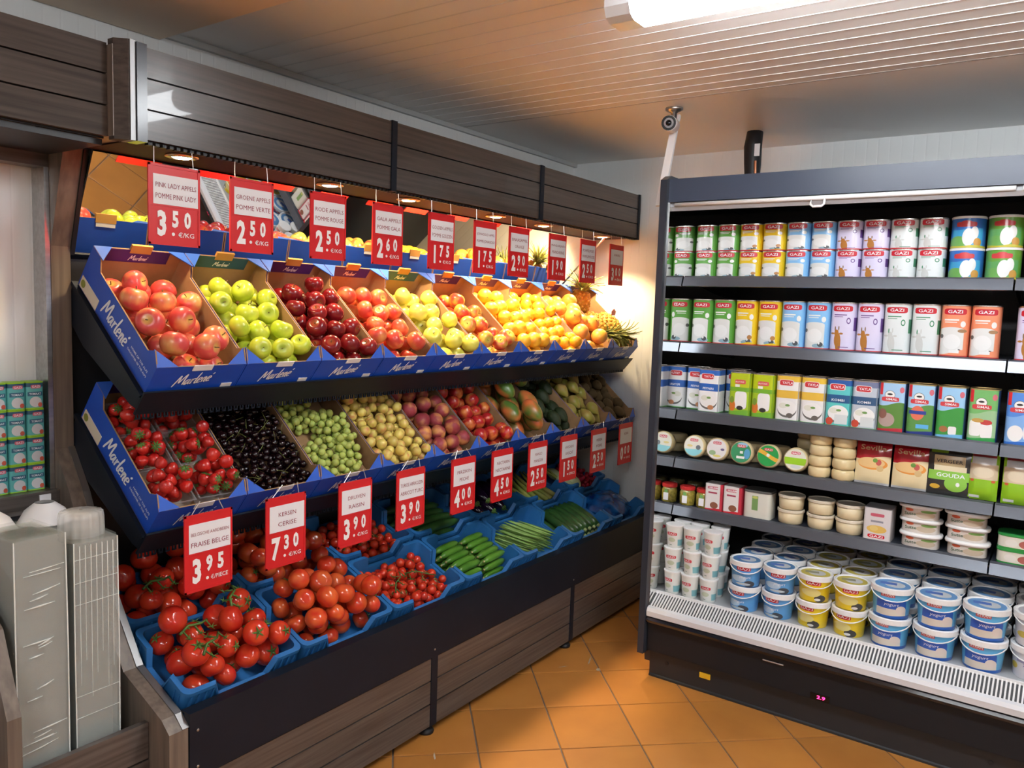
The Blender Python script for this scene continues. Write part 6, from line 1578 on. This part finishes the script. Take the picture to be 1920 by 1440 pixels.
for k, y, x, nm in cols:
    h = 0.1045 if k in ('blue', 'yellow') else 0.1145
    for row in range(4):
        xx = x + row * (0.135 if h < 0.11 else 0.152)
        if xx > 3.80: continue
        for lv in range(2):
            if row >= 2 and lv == 0: pass
            put(PL_[k], xx, y + 0.0 * row, DZ + lv * h, '%s yoghurt pail in the %s column, %s of the %s row' % (('upper' if lv else 'lower'), nm, 'top', ORD[row]) if False else
                '%s yoghurt pail, %s of the %s column, %s row' % (PNM[k], 'upper' if lv else 'lower', nm, ['front', 'second', 'third', 'rear'][row]), 'yoghurt pail', 'yoghurt pails on the bottom deck', yaw=(0.25 if (row + lv) % 2 else -0.1) * (1 if k != 'sky' else 0.6) - (0.5 if k == 'blue' and row == 1 else 0))

# ------------------------------------------------------------------ small teal tins stacked in the recess of the packing unit
tt = print_mat('teal_tin_print', (0.10, 0.42, 0.42), [('above', 0, 0.85, 2, 0.0, (0.02, 0.09, 0.16)), ('sq', 0.1, 0.86, 0.55, 0.07, (0.6, 0.1, 0.15)), ('rect', 0, 0.58, 0.8, 0.08, (0.02, 0.12, 0.2)), ('ell', 0.05, 0.27, 0.65, 0.2, (0.6, 0.62, 0.64)), ('ell', 0.55, 0.15, 0.25, 0.09, (0.55, 0.1, 0.06)), ('below', 0, 0.05, 2, 0.0, (0.3, 0.6, 0.05))])
def teal():
    w, h = 0.047, 0.073; a = w / 2
    o = MB().lathe([(1, 0), (1, h)], 24, ex=6, a=a, b=a).build('teal_tin', tt, None, uvf=lambda p: (p[0] / a, p[2] / h)); smooth_angle(o, 40)
    MB().lathe([(1.0, h), (1.02, h + 0.001), (1.02, h + 0.003), (0.97, h + 0.004)], 24, ex=6, a=a, b=a).build('lid', mat('lime_lid', (0.30, 0.58, 0.02), 0.4), o)
    obj('lettering', text_mesh('GAZI', 0.020, 0.006, lambda u, v: (u + 0.002, -a - 0.0006, 0.86 * h + v), M_print), o)
    obj('lettering', text_mesh('TOMAAT', 0.030, 0.006, lambda u, v: (u, -a - 0.0006, 0.58 * h + v), M_print), o)
    o['proto'] = 1; return o
bk = teal()
for c_ in range(6):
    for lv in range(4):
        put(bk, 1.046 - c_ * 0.0485, 2.40, 0.9988 + lv * 0.0775, 'small teal tin with lime lid, %s from the bottom of the %s stack' % (ORD[lv], ['rightmost', 'second', 'third', 'fourth', 'fifth', 'sixth'][c_]), 'tin', 'small teal tins in the recess', yaw=0.06 * ((lv + c_) % 3 - 1))
for p in list(PR.values()):                       # drop prototypes that found no place
    if p.get('proto'):
        for ch in list(p.children): bpy.data.objects.remove(ch)
        bpy.data.objects.remove(p)
